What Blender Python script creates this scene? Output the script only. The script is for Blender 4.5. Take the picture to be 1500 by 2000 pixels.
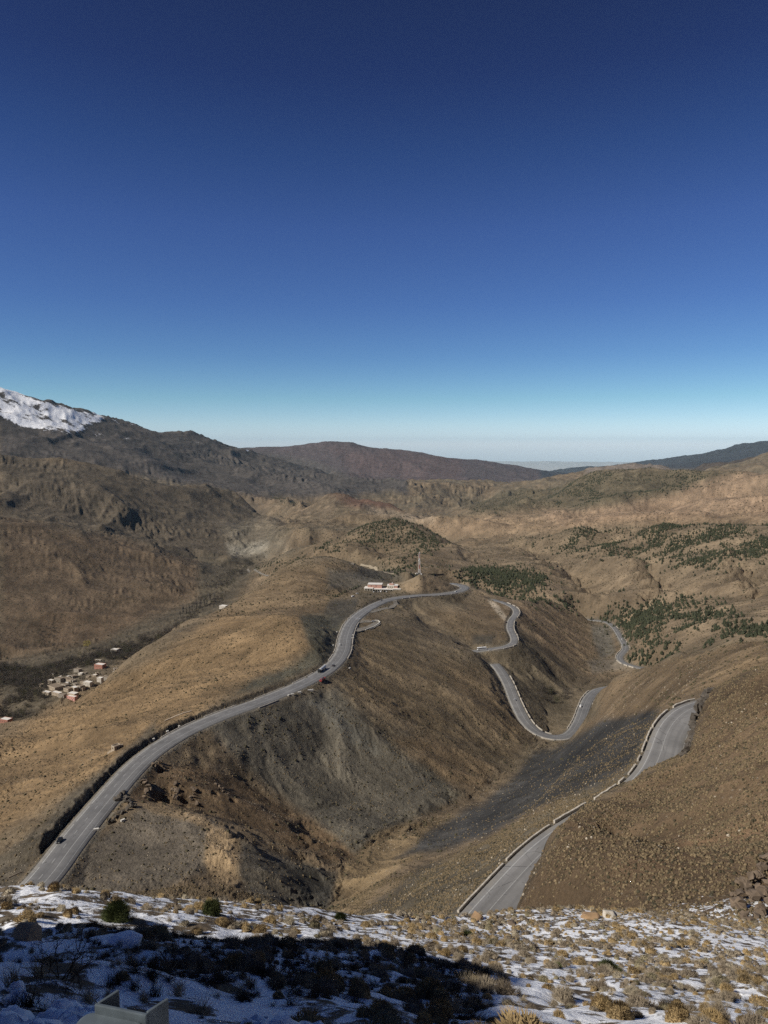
import bpy, math, random, time
import numpy as np
T0 = time.time(); HAZE = 7.5e-6
random.seed(7); rng = np.random.default_rng(7)
R = math.radians
scene = bpy.context.scene
for o in list(bpy.data.objects): bpy.data.objects.remove(o)
C = scene.collection

# ------------------------------------------------------------------ camera
F = 1387.0; PITCH = 5.44
cam = bpy.data.cameras.new('camera'); camo = bpy.data.objects.new('camera', cam); C.objects.link(camo)
cam.sensor_fit = 'VERTICAL'; cam.sensor_height = 24.0; cam.lens = 24.0 * F / 2000.0
cam.clip_start = 0.05; cam.clip_end = 200000.0
camo.location = (0, 0, 0); camo.rotation_euler = (R(90 - PITCH), 0, 0)
scene.camera = camo

# ------------------------------------------------------------------ sky, sun, exposure
SUN_AZ, SUN_EL = -116.0, 41.0          # azimuth of the sun from the view direction (+ = right)
w = bpy.data.worlds.new('World'); scene.world = w; w.use_nodes = True
nt = w.node_tree; nt.nodes.clear()
sky = nt.nodes.new('ShaderNodeTexSky'); sky.sky_type = 'NISHITA'; sky.sun_disc = False
sky.sun_elevation = R(SUN_EL); sky.sun_rotation = R(SUN_AZ)
sky.altitude = 3000; sky.air_density = 1.0; sky.dust_density = 0.15; sky.ozone_density = 4.0
gam = nt.nodes.new('ShaderNodeGamma'); gam.inputs[1].default_value = 1.0
bg = nt.nodes.new('ShaderNodeBackground'); bg.inputs[1].default_value = 0.05
wo = nt.nodes.new('ShaderNodeOutputWorld')
# high-altitude air: the blue deepens with elevation more than the model gives
def lin(v): v /= 255.0; return v / 12.92 if v <= .04045 else ((v + .055) / 1.055) ** 2.4
SKY_T = [(-2.0, (178, 190, 180), (226, 244, 255)), (0.0, (165, 182, 175), (226, 246, 255)), (1.55, (146, 168, 174), (196, 229, 242)), (3.57, (123, 151, 172), (146, 197, 223)), (6.8, (99, 128, 160), (104, 152, 205)), (10.65, (82, 109, 144), (80, 120, 184)),
         (16.2, (67, 92, 126), (62, 95, 158)), (21.3, (59, 80, 113), (46, 73, 129)), (26.1, (53, 73, 104), (36, 56, 105)), (30.4, (49, 68, 98), (32, 49, 92)), (60, (45, 62, 90), (26, 40, 78))]
tcw = nt.nodes.new('ShaderNodeTexCoord'); spw = nt.nodes.new('ShaderNodeSeparateXYZ'); mrw = nt.nodes.new('ShaderNodeMapRange'); crw = nt.nodes.new('ShaderNodeValToRGB')
nt.links.new(tcw.outputs['Generated'], spw.inputs[0]); nt.links.new(spw.outputs[2], mrw.inputs[0]); mrw.inputs[1].default_value = -.05; mrw.inputs[2].default_value = .95
nt.links.new(mrw.outputs[0], crw.inputs[0])
for k_, (el, a_, b_) in enumerate(SKY_T):
    pos = math.sin(R(el)) + .05; e_ = crw.color_ramp.elements[0] if k_ == 0 else (crw.color_ramp.elements[1] if k_ == 1 else crw.color_ramp.elements.new(pos))
    e_.position = pos
for k_, (el, a_, b_) in enumerate(SKY_T):
    crw.color_ramp.elements[k_].position = math.sin(R(el)) + .05
    crw.color_ramp.elements[k_].color = (*[lin(q) / lin(p) / 3 for p, q in zip(a_, b_)], 1)
mxw = nt.nodes.new('ShaderNodeMix'); mxw.data_type = 'RGBA'; mxw.blend_type = 'MULTIPLY'; mxw.inputs[0].default_value = 1.0
nt.links.new(sky.outputs[0], mxw.inputs[6]); nt.links.new(crw.outputs[0], mxw.inputs[7])
bg.inputs[1].default_value = 0.15
nt.links.new(mxw.outputs[2], bg.inputs[0]); nt.links.new(bg.outputs[0], wo.inputs[0])
sl = bpy.data.lights.new('sun', 'SUN'); sl.energy = 5.0; sl.angle = R(0.55); sl.color = (1.0, 0.94, 0.84)
so = bpy.data.objects.new('sun', sl); C.objects.link(so)
so.rotation_euler = (R(90 - SUN_EL), 0, R(180 - SUN_AZ))
SUND = np.array([math.sin(R(SUN_AZ)) * math.cos(R(SUN_EL)), math.cos(R(SUN_AZ)) * math.cos(R(SUN_EL)), math.sin(R(SUN_EL))])
from mathutils import Vector
so.rotation_euler = Vector(-SUND).to_track_quat('-Z', 'Y').to_euler()
scene.view_settings.view_transform = 'Standard'; scene.view_settings.look = 'None'
scene.view_settings.exposure = 0.0; scene.view_settings.gamma = 1.0
try: scene.view_settings.use_curve_mapping = False
except Exception: pass
scene.render.engine = 'CYCLES'
scene.cycles.max_bounces = 4; scene.cycles.diffuse_bounces = 2; scene.cycles.glossy_bounces = 1
scene.cycles.volume_bounces = 0; scene.cycles.use_denoising = False

# ------------------------------------------------------------------ photo pixel <-> direction
CP, SP = math.cos(R(PITCH)), math.sin(R(PITCH))
def ray(px, py):                       # -> azimuth, tan(elevation)
    x = (np.asarray(px, float) - 750) / F; y = -(np.asarray(py, float) - 1000) / F
    X = x; Y = CP + y * SP; Z = -SP + y * CP
    h = np.hypot(X, Y)
    return np.arctan2(X, Y), Z / h
def proj(X, Y, Z):
    d = Y * CP - Z * SP
    u = Y * SP + Z * CP
    d = np.where(d > 1e-3, d, np.nan)
    return 750 + F * X / d, 1000 - F * u / d

# ------------------------------------------------------------------ noise
def _h(ix, iy, s):
    n = (ix.astype(np.int64) * 374761393 + iy.astype(np.int64) * 668265263 + s * 1442695041) & 0xFFFFFFFF
    n = ((n ^ (n >> 13)) * 1274126177) & 0xFFFFFFFF
    n = (n ^ (n >> 16)) & 0xFFFFFFFF
    return (n / 4294967295.0).astype(np.float32)
def vnoise(x, y, s=0):
    ix = np.floor(x); iy = np.floor(y); fx = (x - ix).astype(np.float32); fy = (y - iy).astype(np.float32)
    ix = ix.astype(np.int64); iy = iy.astype(np.int64)
    fx = fx * fx * fx * (fx * (fx * 6 - 15) + 10); fy = fy * fy * fy * (fy * (fy * 6 - 15) + 10)
    a = _h(ix, iy, s); b = _h(ix + 1, iy, s); c = _h(ix, iy + 1, s); d = _h(ix + 1, iy + 1, s)
    return ((a + (b - a) * fx) * (1 - fy) + (c + (d - c) * fx) * fy) * 2 - 1
def fbm(x, y, oct=4, s=0, gain=0.5):
    t = 0; a = 1.0; n = 0
    for k in range(oct):
        t = t + a * vnoise(x * 2 ** k + 13.7 * k, y * 2 ** k - 7.1 * k, s + k); n += a; a *= gain
    return t / n
def gabor(x, y, dx, dy, s):
    """stripes running along (-dy,dx) rotated: phase varies across the slope direction -> gullies run downslope"""
    ix = np.floor(x).astype(np.int64); iy = np.floor(y).astype(np.int64)
    fx = (x - ix).astype(np.float32); fy = (y - iy).astype(np.float32)
    cs = 0; sn = 0; wt = 0
    for i in (-1, 0, 1):
        for j in (-1, 0, 1):
            ox = _h(ix + i, iy + j, s) - 0.5; oy = _h(ix + i, iy + j, s + 77) - 0.5
            px = fx - i - 0.5 - ox * 0.8; py = fy - j - 0.5 - oy * 0.8
            g = np.exp(-1.7 * (px * px + py * py)) ; ph = 6.2832 * (-px * dy + py * dx)
            cs = cs + g * np.cos(ph); sn = sn + g * np.sin(ph); wt = wt + g
    mg = np.sqrt(cs * cs + sn * sn) / wt; q = 1.0 / (wt * np.maximum(mg, .35)); return cs * q * .8, sn * q * .8

# ------------------------------------------------------------------ terrain control lines (photo pixel, distance r>0 or height z<0)
knots = []
def add(px, py, v, e=None):
    az, ee = ray(px, py)
    r = v if v > 0 else v / ee
    knots.append((float(az), math.log(float(r)), float(ee if e is None else e)))
def line(pts, crest=None, k=1.12, drop=0.0):
    P = []
    for px, py, v in pts:
        az, ee = ray(px, py); r = v if v > 0 else v / ee
        P.append((float(az), math.log(float(r)), float(ee)))
    Q = []
    for a, b in zip(P[:-1], P[1:]):
        n = max(1, int(math.ceil(math.hypot(a[0] - b[0], a[1] - b[1]) / 0.045)))
        for i in range(n):
            t = i / n; Q.append(tuple(a[j] + (b[j] - a[j]) * t for j in range(3)))
    Q.append(P[-1]); knots.extend(Q)
    if crest:                          # crest = slope behind
        for az, lr, e in Q:
            r = math.exp(lr); z = e * r
            for kk in (k, 1 + (k - 1) * 2.2):
                r2 = r * kk; z2 = z - crest * (r2 - r); knots.append((az, math.log(r2), z2 / r2))
    return Q
def raw(az, r, z): knots.append((R(az), math.log(r), z / r))

ROADS = {}
def road_knots(name, pts, width, cutl=1.6, cutr=1.6, fill=0.8, shoulder=1.2, every=1):
    """pts: (px, py, z) -> smooth centreline in world metres"""
    P = []
    for px, py, z in pts:
        az, e = ray(px, py); r = z / e; P.append((r * math.sin(az), r * math.cos(az), z))
    P = np.array(P)
    for az_, x in []: pass
    Q = []
    n = len(P)
    Pe = np.vstack([2 * P[0] - P[1], P, 2 * P[-1] - P[-2]])
    for i in range(n - 1):
        p0, p1, p2, p3 = Pe[i:i + 4]
        m = max(2, int(np.linalg.norm(p2 - p1) / 2.0))
        # centripetal-ish catmull rom
        for k in range(m):
            t = k / m
            Q.append(0.5 * ((2 * p1) + (p2 - p0) * t + (2 * p0 - 5 * p1 + 4 * p2 - p3) * t * t + (-p0 + 3 * p1 - 3 * p2 + p3) * t ** 3))
    Q.append(P[-1]); Q = np.array(Q)
    for _ in range(14):
        Q[1:-1] = 0.25 * Q[:-2] + 0.5 * Q[1:-1] + 0.25 * Q[2:]
    # resample 2 m
    seg = np.linalg.norm(np.diff(Q[:, :2], axis=0), axis=1); s = np.r_[0, np.cumsum(seg)]
    t = np.arange(0, s[-1], 2.0); Q = np.stack([np.interp(t, s, Q[:, i]) for i in range(3)], 1)
    for _ in range(10):
        Q[1:-1] = 0.25 * Q[:-2] + 0.5 * Q[1:-1] + 0.25 * Q[2:]
    ROADS[name] = dict(c=Q, w=width, cutl=cutl, cutr=cutr, fill=fill, sh=shoulder, s=t)
    for i in range(0, len(Q), 9):
        x, y, z = Q[i]; r = math.hypot(x, y); knots.append((math.atan2(x, y), math.log(r), z / r))

road_knots('ridge', [(12, 1790, -177), (86, 1715, -179), (137, 1647, -181), (207, 1562, -184), (275, 1487, -186), (345, 1438, -188), (424, 1401, -190),
                     (512, 1369, -193), (590, 1336, -196), (642, 1306, -199), (668, 1275, -202), (676, 1240, -206), (690, 1212, -210),
                     (722, 1187, -215), (760, 1171, -221), (810, 1163.5, -226), (860, 1160.5, -230), (895, 1155, -233), (908, 1148, -236), (897, 1142, -239), (878, 1139, -243)],
           15.0, cutl=.75, cutr=1.2, fill=.66)
road_knots('east', [(962, 1171, -246), (985, 1178, -247), (1004, 1187, -248), (1008, 1198, -249), (998, 1212, -250), (996, 1228, -251), (1003, 1243, -252),
                    (1003, 1256, -253), (985, 1264, -254), (955, 1268, -255), (930, 1271.5, -256), (912, 1275, -256.5)], 9.5, cutl=1.2, cutr=1.2)
road_knots('valley', [(966, 1297, -264), (976, 1308, -266), (992, 1335, -271), (1008, 1375, -277), (1028, 1412, -283), (1055, 1434, -288), (1085, 1441, -290),
                      (1112, 1436, -291), (1130, 1412, -293), (1140, 1385, -294), (1150, 1363, -296), (1168, 1348, -298), (1205, 1341, -300)], 12.5, fill=0.62, cutl=.8, cutr=.9)
road_knots('far', [(1280, 1309, -303), (1245, 1303, -305), (1217, 1294, -306), (1210, 1282, -307), (1222, 1266, -308), (1212, 1245, -310), (1200, 1226, -312),
                   (1185, 1215, -313), (1160, 1211, -315), (1130, 1209, -318)], 9.5)
road_knots('near', [(896, 1875, -96), (938, 1814, -97), (980, 1766, -97.5), (1022, 1717, -98), (1066, 1668, -98.5), (1104, 1638, -98.5), (1146, 1611, -98.5), (1186, 1588, -98.3), (1226, 1562, -98), (1262, 1537, -98), (1286, 1504, -98), (1300, 1468, -98),
                    (1309, 1434, -98), (1330, 1402, -97.5), (1366, 1379, -97), (1430, 1370, -96), (1510, 1382, -94)], 11.5, cutl=1.2, cutr=5.0, fill=0.75, shoulder=.8)
def rz(name): pass

# --- foreground snow slope
for az in (-90, -60, -45, -30, -15, 0, 15, 30, 45, 60, 90): raw(az, 1.0, -1.63)
for az in (-32, -20, -8, 4, 16, 28, 40): raw(az, 1.6, -1.72); raw(az, 2.6, -2.45)
line([(40, 1985, 5), (300, 1990, 5.5), (700, 1995, 7), (1000, 1995, 10), (1250, 1990, 17), (1500, 1990, 20)])
line([(0, 1900, 9), (350, 1900, 11), (700, 1900, 17), (1050, 1900, 28), (1250, 1900, 36), (1500, 1900, 38)])
line([(0, 1830, 18), (300, 1830, 20), (700, 1838, 33), (1050, 1840, 52), (1500, 1850, 58)])
line([(0, 1770, 30), (300, 1775, 33), (600, 1795, 42), (900, 1812, 58)])
line([(-60, 1732, 37), (0, 1736, 38), (150, 1740, 39), (400, 1762, 42), (700, 1786, 50), (900, 1794, 66), (1050, 1796, 78)], crest=1.25, k=1.35)
line([(1050, 1796, 78), (1200, 1799, 82), (1350, 1805, 80), (1560, 1815, 74)])
for px, r, z in ((0, 130, -108), (200, 150, -122), (400, 150, -125), (600, 160, -132), (800, 120, -92)): raw(math.degrees(math.atan((px - 750) / F)), r, z)
# --- right hand spur (surface, then its rim)
line([(1500, 1760, 92), (1350, 1760, 96), (1180, 1760, 104), (1060, 1760, 112)])
line([(1500, 1650, 112), (1350, 1660, 124), (1200, 1650, 142)])
line([(1530, 1500, 142), (1400, 1510, 158), (1330, 1530, 165)])
line([(1540, 1400, 170), (1450, 1420, 178)])
line([(1008, 1790, 116), (1027, 1740, 124), (1060, 1690, 133), (1086, 1643, 142), (1104, 1602, 149), (1150, 1573, 160), (1200, 1544, 170), (1242, 1521, 181), (1265, 1501, 187), (1292, 1491, 192), (1332, 1477, 200), (1352, 1430, 220), (1378, 1352, 246)], crest=0.35, k=1.03)
line([(1378, 1354, 246), (1440, 1322, 250), (1560, 1285, 240)])
# --- slope under the near road, down to the gully
line([(650, 1712, -214), (700, 1655, -224), (760, 1630, -232), (900, 1568, -252), (960, 1530, -262), (1005, 1495, -271), (1050, 1455, -283), (1075, 1447, -291)])
line([(700, 1745, -196), (800, 1680, -200), (950, 1600, -205), (1050, 1530, -215), (1120, 1470, -225)])
line([(690, 1690, -215), (780, 1646, -225), (910, 1584, -242), (1010, 1512, -260), (1062, 1468, -274)])
line([(690, 1640, -222), (760, 1612, -234), (890, 1548, -250), (985, 1490, -266)])
line([(760, 1775, -165), (850, 1720, -155), (960, 1650, -148), (1080, 1560, -150), (1180, 1480, -155), (1230, 1420, -160)])
line([(880, 1760, -112), (940, 1700, -110), (1010, 1640, -109), (1080, 1592, -108), (1180, 1540, -108), (1232, 1480, -108), (1262, 1410, -108), (1300, 1375, -108)])
# mid hill on the right
line([(1122, 1446, -244), (1150, 1425, -232), (1159, 1395, -218), (1164, 1352, -202), (1198, 1322, -183), (1255, 1303, -165), (1330, 1280, -140), (1410, 1265, -120), (1560, 1245, -92)], crest=0.55, k=1.1)
line([(1200, 1380, -170), (1280, 1340, -140), (1360, 1315, -118), (1460, 1300, -90)])
# --- mound and cut right of the ridge road
line([(130, 1735, -183), (200, 1690, -183.5), (250, 1640, -184), (300, 1600, -184)])
line([(300, 1700, -184), (380, 1650, -184), (360, 1740, -181)])
line([(430, 1660, -183), (450, 1620, -186)])
line([(260, 1575, -182), (330, 1585, -184), (400, 1595, -188), (470, 1610, -196)])
line([(480, 1640, -188), (520, 1680, -195), (560, 1720, -200), (590, 1760, -201)], crest=None)
line([(420, 1600, -196), (480, 1622, -204), (560, 1662, -212), (620, 1695, -215), (650, 1712, -216)])
line([(500, 1625, -203), (560, 1650, -207), (620, 1672, -212), (665, 1682, -218)])
line([(470, 1640, -193), (540, 1675, -202), (600, 1705, -209), (635, 1722, -212)])
line([(600, 1775, -202), (632, 1748, -208), (655, 1722, -214)])
line([(690, 1755, -205), (670, 1730, -213)])
line([(400, 1470, -204), (470, 1530, -216), (560, 1600, -226), (640, 1650, -230), (690, 1662, -229)])
line([(300, 1495, -190), (350, 1530, -192), (420, 1545, -198), (500, 1590, -208), (600, 1650, -220), (680, 1668, -225)])
line([(330, 1560, -196), (400, 1575, -199)])
line([(360, 1500, -196), (420, 1530, -202), (500, 1580, -210), (590, 1630, -217), (650, 1662, -223)])
# main dark face
line([(420, 1425, -196), (480, 1500, -213), (560, 1580, -228), (680, 1640, -226)])
line([(560, 1380, -203), (620, 1460, -222), (700, 1550, -240), (800, 1600, -243)])
line([(655, 1335, -202), (700, 1400, -214), (790, 1480, -235), (880, 1555, -252)])
# tan flank towards the east valley
line([(690, 1290, -207), (800, 1380, -232), (900, 1450, -252), (990, 1490, -270)])
line([(720, 1215, -212), (820, 1290, -228), (920, 1370, -248), (1020, 1440, -277)])
line([(785, 1183, -223), (850, 1237, -235), (901, 1258, -243), (922, 1270, -248), (955, 1294, -257), (973, 1310, -262), (985, 1338, -266.5), (1000, 1380, -274), (1018, 1413, -281), (1050, 1442, -289)], crest=0.25, k=1.02)
line([(870, 1175, -238), (930, 1195, -246), (975, 1225, -249)])
line([(880, 1200, -240), (900, 1245, -251)])
# eastern valley
line([(1010, 1290, -268), (1050, 1335, -284), (1085, 1370, -297), (1085, 1405, -296)])
line([(1110, 1340, -304), (1150, 1310, -311), (1195, 1300, -312), (1180, 1270, -316)])
line([(1030, 1215, -262), (1080, 1250, -286), (1130, 1285, -308)])
line([(1050, 1180, -262), (1100, 1205, -288), (1150, 1250, -312)])
line([(1010, 1172, -250), (1060, 1172, -268), (1110, 1190, -298)])
# --- left ridge flank
line([(0, 1600, -205), (60, 1560, -204), (140, 1500, -205), (220, 1440, -208)])
line([(0, 1680, -190), (60, 1640, -188), (150, 1560, -190), (240, 1480, -192), (330, 1420, -194)])
line([(0, 1500, -232), (120, 1420, -236), (250, 1350, -232)])
line([(-80, 1440, -262), (0, 1418, -258), (60, 1400, -258), (150, 1372, -254), (210, 1325, -252), (330, 1240, -250), (440, 1190, -246), (520, 1135, -238), (560, 1112, -228), (600, 1098, -218), (640, 1088, -212), (690, 1100, -216)], crest=0.75, k=1.10)
line([(350, 1350, -212), (450, 1300, -206), (520, 1290, -202)])
line([(480, 1225, -200), (530, 1200, -186), (580, 1203, -183), (606, 1250, -188), (600, 1290, -197)])
line([(600, 1200, -200), (640, 1210, -214), (656, 1235, -209)])
line([(480, 1200, -222), (560, 1165, -214), (640, 1140, -212)])
line([(600, 1130, -210), (660, 1120, -214), (700, 1110, -218)], )
line([(620, 1180, -212), (660, 1175, -211), (690, 1160, -214), (700, 1170, -214)])
line([(650, 1165, -224), (680, 1150, -226)])
# building platform, tower hill
line([(690, 1160, -228), (720, 1158, -229), (760, 1158, -229), (800, 1156, -229)])
line([(720, 1130, -234), (770, 1135, -231), (790, 1140, -228)])
line([(795, 1135, -216), (820, 1121, -203), (860, 1125, -205), (885, 1140, -226)], crest=0.45, k=1.06)
line([(700, 1108, -228), (760, 1118, -236), (800, 1117, -233)])
line([(905, 1132, -232), (930, 1138, -236), (960, 1160, -243)], crest=0.5, k=1.06)
# --- left valley floor
line([(0, 1400, -418), (0, 1340, -416), (60, 1310, -416), (130, 1300, -418), (220, 1270, -420), (330, 1235, -424), (400, 1195, -430), (430, 1150, -438), (470, 1120, -446), (500, 1100, -452), (520, 1085, -455)])
line([(60, 1395, -408), (120, 1360, -402), (200, 1330, -400), (245, 1300, -400)])
line([(450, 1175, -432), (500, 1150, -420), (560, 1112, -390)])
# left massif
line([(0, 1280, 1750), (150, 1240, 1850), (300, 1200, 2000), (390, 1150, 2300)])
line([(0, 1180, 2050), (150, 1170, 2100), (300, 1140, 2250), (390, 1110, 2500)])
line([(-60, 1006, 2700), (0, 1009, 2750), (60, 1012, 2750), (180, 1036, 2700), (300, 1064, 2700), (380, 1092, 2750)], crest=0.12, k=1.05)
line([(0, 1060, 2500), (100, 1080, 2450), (220, 1110, 2400)])
line([(250, 1035, 3250), (350, 1050, 3200), (430, 1085, 3000)])
line([(0, 960, 3700), (150, 970, 3600), (300, 990, 3600), (420, 1020, 3500), (480, 1060, 3300)])
line([(-60, 890, 4300), (0, 894, 4300), (60, 893, 4300), (120, 897, 4250), (200, 920, 4250), (310, 936, 4300), (420, 952, 4500), (470, 965, 4600), (500, 985, 4400), (510, 1010, 4100)], crest=0.22, k=1.07)
# snow mountain
line([(-80, 722, 7300), (0, 757, 7500), (40, 775, 7600), (75, 791, 7700), (140, 795, 7800), (155, 806, 7850), (210, 808, 8000), (260, 820, 8200), (300, 834, 8400), (370, 840, 8700), (430, 862, 9000), (490, 877, 9300), (560, 900, 9300), (640, 924, 9200), (700, 940, 9000)], crest=0.25, k=1.1)
line([(0, 850, 6300), (100, 860, 6300), (250, 880, 6600), (400, 910, 7000), (520, 935, 7000), (620, 955, 6800)])
line([(180, 850, 7000), (300, 870, 7300), (400, 890, 7800)])
line([(480, 955, 5600), (560, 975, 5200), (620, 990, 4800)])
# central massif
line([(440, 880, 15000), (490, 875, 14500), (560, 871, 14000), (600, 863, 13800), (640, 856, 13500), (680, 857, 13500), (705, 867, 13500), (780, 871, 13500), (850, 889, 13800), (900, 896, 14200), (1000, 908, 15000), (1050, 918, 15500), (1072, 928, 15800)], crest=0.3, k=1.1)
line([(650, 915, 10500), (750, 925, 10500), (850, 935, 10500), (950, 940, 11500)])
line([(720, 945, 7600), (850, 950, 7600), (1000, 945, 8200)])
# right far ridges
line([(1060, 930, 24000), (1080, 920, 24000), (1150, 909, 23000), (1250, 901, 22000), (1330, 889, 21000), (1400, 878, 20500), (1455, 864, 20000), (1560, 860, 20000)], crest=0.3, k=1.1)
line([(1100, 930, 14000), (1250, 922, 13000), (1400, 910, 13000)])
line([(1180, 918, 8800), (1230, 908, 8600), (1280, 900, 8400), (1300, 904, 8400), (1330, 920, 8400)], crest=0.4, k=1.08)
line([(1325, 917, 9500), (1370, 897, 9500), (1430, 898, 9500), (1450, 895, 9400), (1500, 883, 9200), (1560, 876, 9200)], crest=0.4, k=1.08)
# wooded hill and sandy ridges
line([(900, 985, 6200), (1000, 972, 5900), (1060, 955, 5600)], crest=0.15, k=1.08)
line([(1070, 962, 5400), (1110, 940, 5200), (1160, 925, 5100), (1260, 915, 5000), (1400, 921, 4900), (1440, 928, 4800)], crest=0.18, k=1.08)
line([(930, 1000, 4700), (1000, 990, 4600), (1080, 1000, 4400), (1150, 985, 4200), (1250, 968, 4200), (1350, 955, 4200)])
line([(1380, 940, 4100), (1440, 925, 4100), (1560, 915, 4100)], crest=0.2, k=1.06)
line([(1150, 1000, 3700), (1250, 985, 3700), (1350, 975, 3600), (1500, 960, 3500)], crest=.25, k=1.06)
line([(830, 1020, 3400), (900, 1012, 3300), (960, 1018, 3200), (1020, 1012, 3200), (1100, 1010, 3100)], crest=.2, k=1.06)
line([(860, 1045, 2800), (940, 1040, 2750), (1000, 1035, 2700), (1100, 1022, 2600), (1250, 1008, 2600), (1500, 1000, 2500)], crest=.3, k=1.06)
# central hills
line([(500, 1000, 4900), (560, 965, 5000), (620, 970, 4700)])
line([(635, 960, 4700), (670, 953, 4600), (710, 957, 4500), (760, 968, 4400), (800, 988, 4300), (845, 1004, 4200)], crest=0.3, k=1.08)
line([(600, 1010, 3700), (680, 1000, 3700), (760, 1010, 3500), (830, 1015, 3500)])
line([(540, 1050, 3100), (600, 1035, 2900), (660, 1030, 2700)])
line([(850, 965, 7000), (950, 965, 7000), (1040, 950, 7500)])
line([(680, 1038, 2150), (720, 1020, 2150), (775, 1012, 2100), (820, 1028, 2050), (865, 1050, 1950)], crest=0.35, k=1.1)
line([(520, 1090, 2450), (570, 1065, 2400), (630, 1045, 2300)], crest=0.3, k=1.1)
line([(540, 1112, 1900), (620, 1080, 1800), (700, 1075, 1700), (780, 1085, 1600), (860, 1095, 1550)])
line([(780, 1110, 1400), (860, 1118, 1400), (920, 1120, 1420)])
line([(900, 1070, 1950), (960, 1060, 2000), (1015, 1046, 2000), (1080, 1037, 2000), (1140, 1026, 1950), (1200, 1036, 1950), (1250, 1028, 1900), (1295, 1017, 1900), (1340, 1022, 1850), (1400, 1018, 1800), (1560, 1020, 1750)], crest=0.4, k=1.08)
line([(950, 1110, 1550), (1050, 1100, 1550), (1150, 1090, 1600), (1300, 1090, 1550), (1500, 1090, 1450)])
line([(960, 1150, 1370), (1050, 1155, 1350), (1130, 1170, 1330)])
line([(1150, 1160, 1350), (1250, 1160, 1320), (1400, 1160, 1250), (1530, 1150, 1200)])
line([(1200, 1215, 1220), (1300, 1230, 1120), (1400, 1230, 1020), (1530, 1220, 980)])
line([(1260, 1280, 1020), (1340, 1260, 980), (1430, 1252, 930)])
line([(1010, 1060, 1850), (1060, 1090, 1650), (1110, 1130, 1480), (1150, 1165, 1380)], crest=.22, k=1.03)
line([(1230, 1085, 1600), (1270, 1130, 1420), (1290, 1165, 1300), (1270, 1195, 1240)], crest=.25, k=1.03)
line([(1420, 1075, 1480), (1440, 1120, 1330), (1470, 1170, 1180)], crest=.25, k=1.03)
line([(880, 1062, 1800), (905, 1085, 1650), (915, 1110, 1500)], crest=.22, k=1.03)
line([(700, 1058, 1850), (730, 1078, 1700), (745, 1100, 1550)], crest=.2, k=1.03)
line([(1180, 1045, 1950), (1190, 1070, 1750)], crest=.2, k=1.03)
# far plain, surroundings outside the frame
for az in (-4, 0, 4, 8, 12, 16, 20):
    for r in (30000, 45000, 72000): raw(az, r, -1750 if r > 40000 else -1650)
for az in (-32, -20, -10, 30): raw(az, 30000, -900); raw(az, 72000, -1750)
for az, sg in ((-45, 1), (-60, 1), (45, 1), (60, 1)):
    for r, z in ((5, -3.9), (15, -11), (40, -26), (100, -75 if sg else 0), (300, -190 if az < 0 else -80), (1000, -280 if az < 0 else -150), (3000, -200), (8000, 100), (30000, -300), (72000, -1500)): raw(az, r, z)
for az in (-135, -100, 100, 135, 180, -180):
    for r, z in ((1.5, -1.6), (6, -1.5), (12, 0.0 if az > 0 else 1.0), (40, 15), (100, 40), (300, 120), (1000, 250), (3000, 500), (8000, 400), (30000, 200), (72000, -500)): raw(az, r, z)

K = np.array(knots)
# merge near-duplicate knots
key = np.round(K[:, :2] / 0.012).astype(int); _, ui = np.unique(key, axis=0, return_index=True); K = K[np.sort(ui)]
print('knots', len(K))
D = np.hypot(K[:, None, 0] - K[None, :, 0], K[:, None, 1] - K[None, :, 1])
n = len(K)
A = np.zeros((n + 3, n + 3)); A[:n, :n] = -D - 0.0015 * np.eye(n)*0
A[:n, n] = 1; A[n, :n] = 1; A[:n, n + 1] = K[:, 0]; A[n + 1, :n] = K[:, 0]; A[:n, n + 2] = K[:, 1]; A[n + 2, :n] = K[:, 1]
A[:n, :n] += 0.0003 * np.eye(n)
W = np.linalg.solve(A, np.r_[K[:, 2], 0, 0, 0])

# ------------------------------------------------------------------ log-polar terrain grid
def steps(a, b, d): return np.arange(math.log(a), math.log(b), d)
LR = np.r_[steps(1, 30, .02), steps(30, 120, .008), steps(120, 1500, .003), steps(1500, 10000, .005), steps(10000, 75000, .006)]
TH = np.arange(-32.5, 32.5001, .0755)
o_ = 32.5 + np.cumsum(0.3 * 1.07 ** np.arange(60)); o_ = o_[o_ < 176]; o_ = np.r_[o_, 180.0]
TH = np.radians(np.r_[-o_[::-1], TH, o_])
NR, NT = len(LR), len(TH)
print('grid', NR, NT, NR * NT)
RR = np.exp(LR)
# coarse evaluation then linear upsample
ci = np.unique(np.r_[np.arange(0, NR, 2), NR - 1]); cj = np.unique(np.r_[np.arange(0, NT, 3), NT - 1])
E = np.zeros((len(ci), len(cj)))
Kf = K.astype(np.float32); Wf = W[:n].astype(np.float32)
for a, i in enumerate(ci):
    d = np.hypot(TH[cj][:, None].astype(np.float32) - Kf[None, :, 0], np.float32(LR[i]) - Kf[None, :, 1])
    E[a] = -(d @ Wf) + W[n] + W[n + 1] * TH[cj] + W[n + 2] * LR[i]
E2 = np.stack([np.interp(np.arange(NR), ci, E[:, j]) for j in range(len(cj))], 1)
E3 = np.stack([np.interp(np.arange(NT), cj, E2[i]) for i in range(NR)], 0)
E3[:, 0] = E3[:, -1] = 0.5 * (E3[:, 0] + E3[:, -1])
for _ in range(1):
    E3[1:-1] = 0.25 * E3[:-2] + 0.5 * E3[1:-1] + 0.25 * E3[2:]
    E3[:, 1:-1] = 0.25 * E3[:, :-2] + 0.5 * E3[:, 1:-1] + 0.25 * E3[:, 2:]
Rg = RR[:, None] * np.ones(NT)[None]
X = (Rg * np.sin(TH)).astype(np.float32); Y = (Rg * np.cos(TH)).astype(np.float32)
H = (E3 * Rg).astype(np.float32); Rg = Rg.astype(np.float32)
print('base', time.time() - T0)

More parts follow.
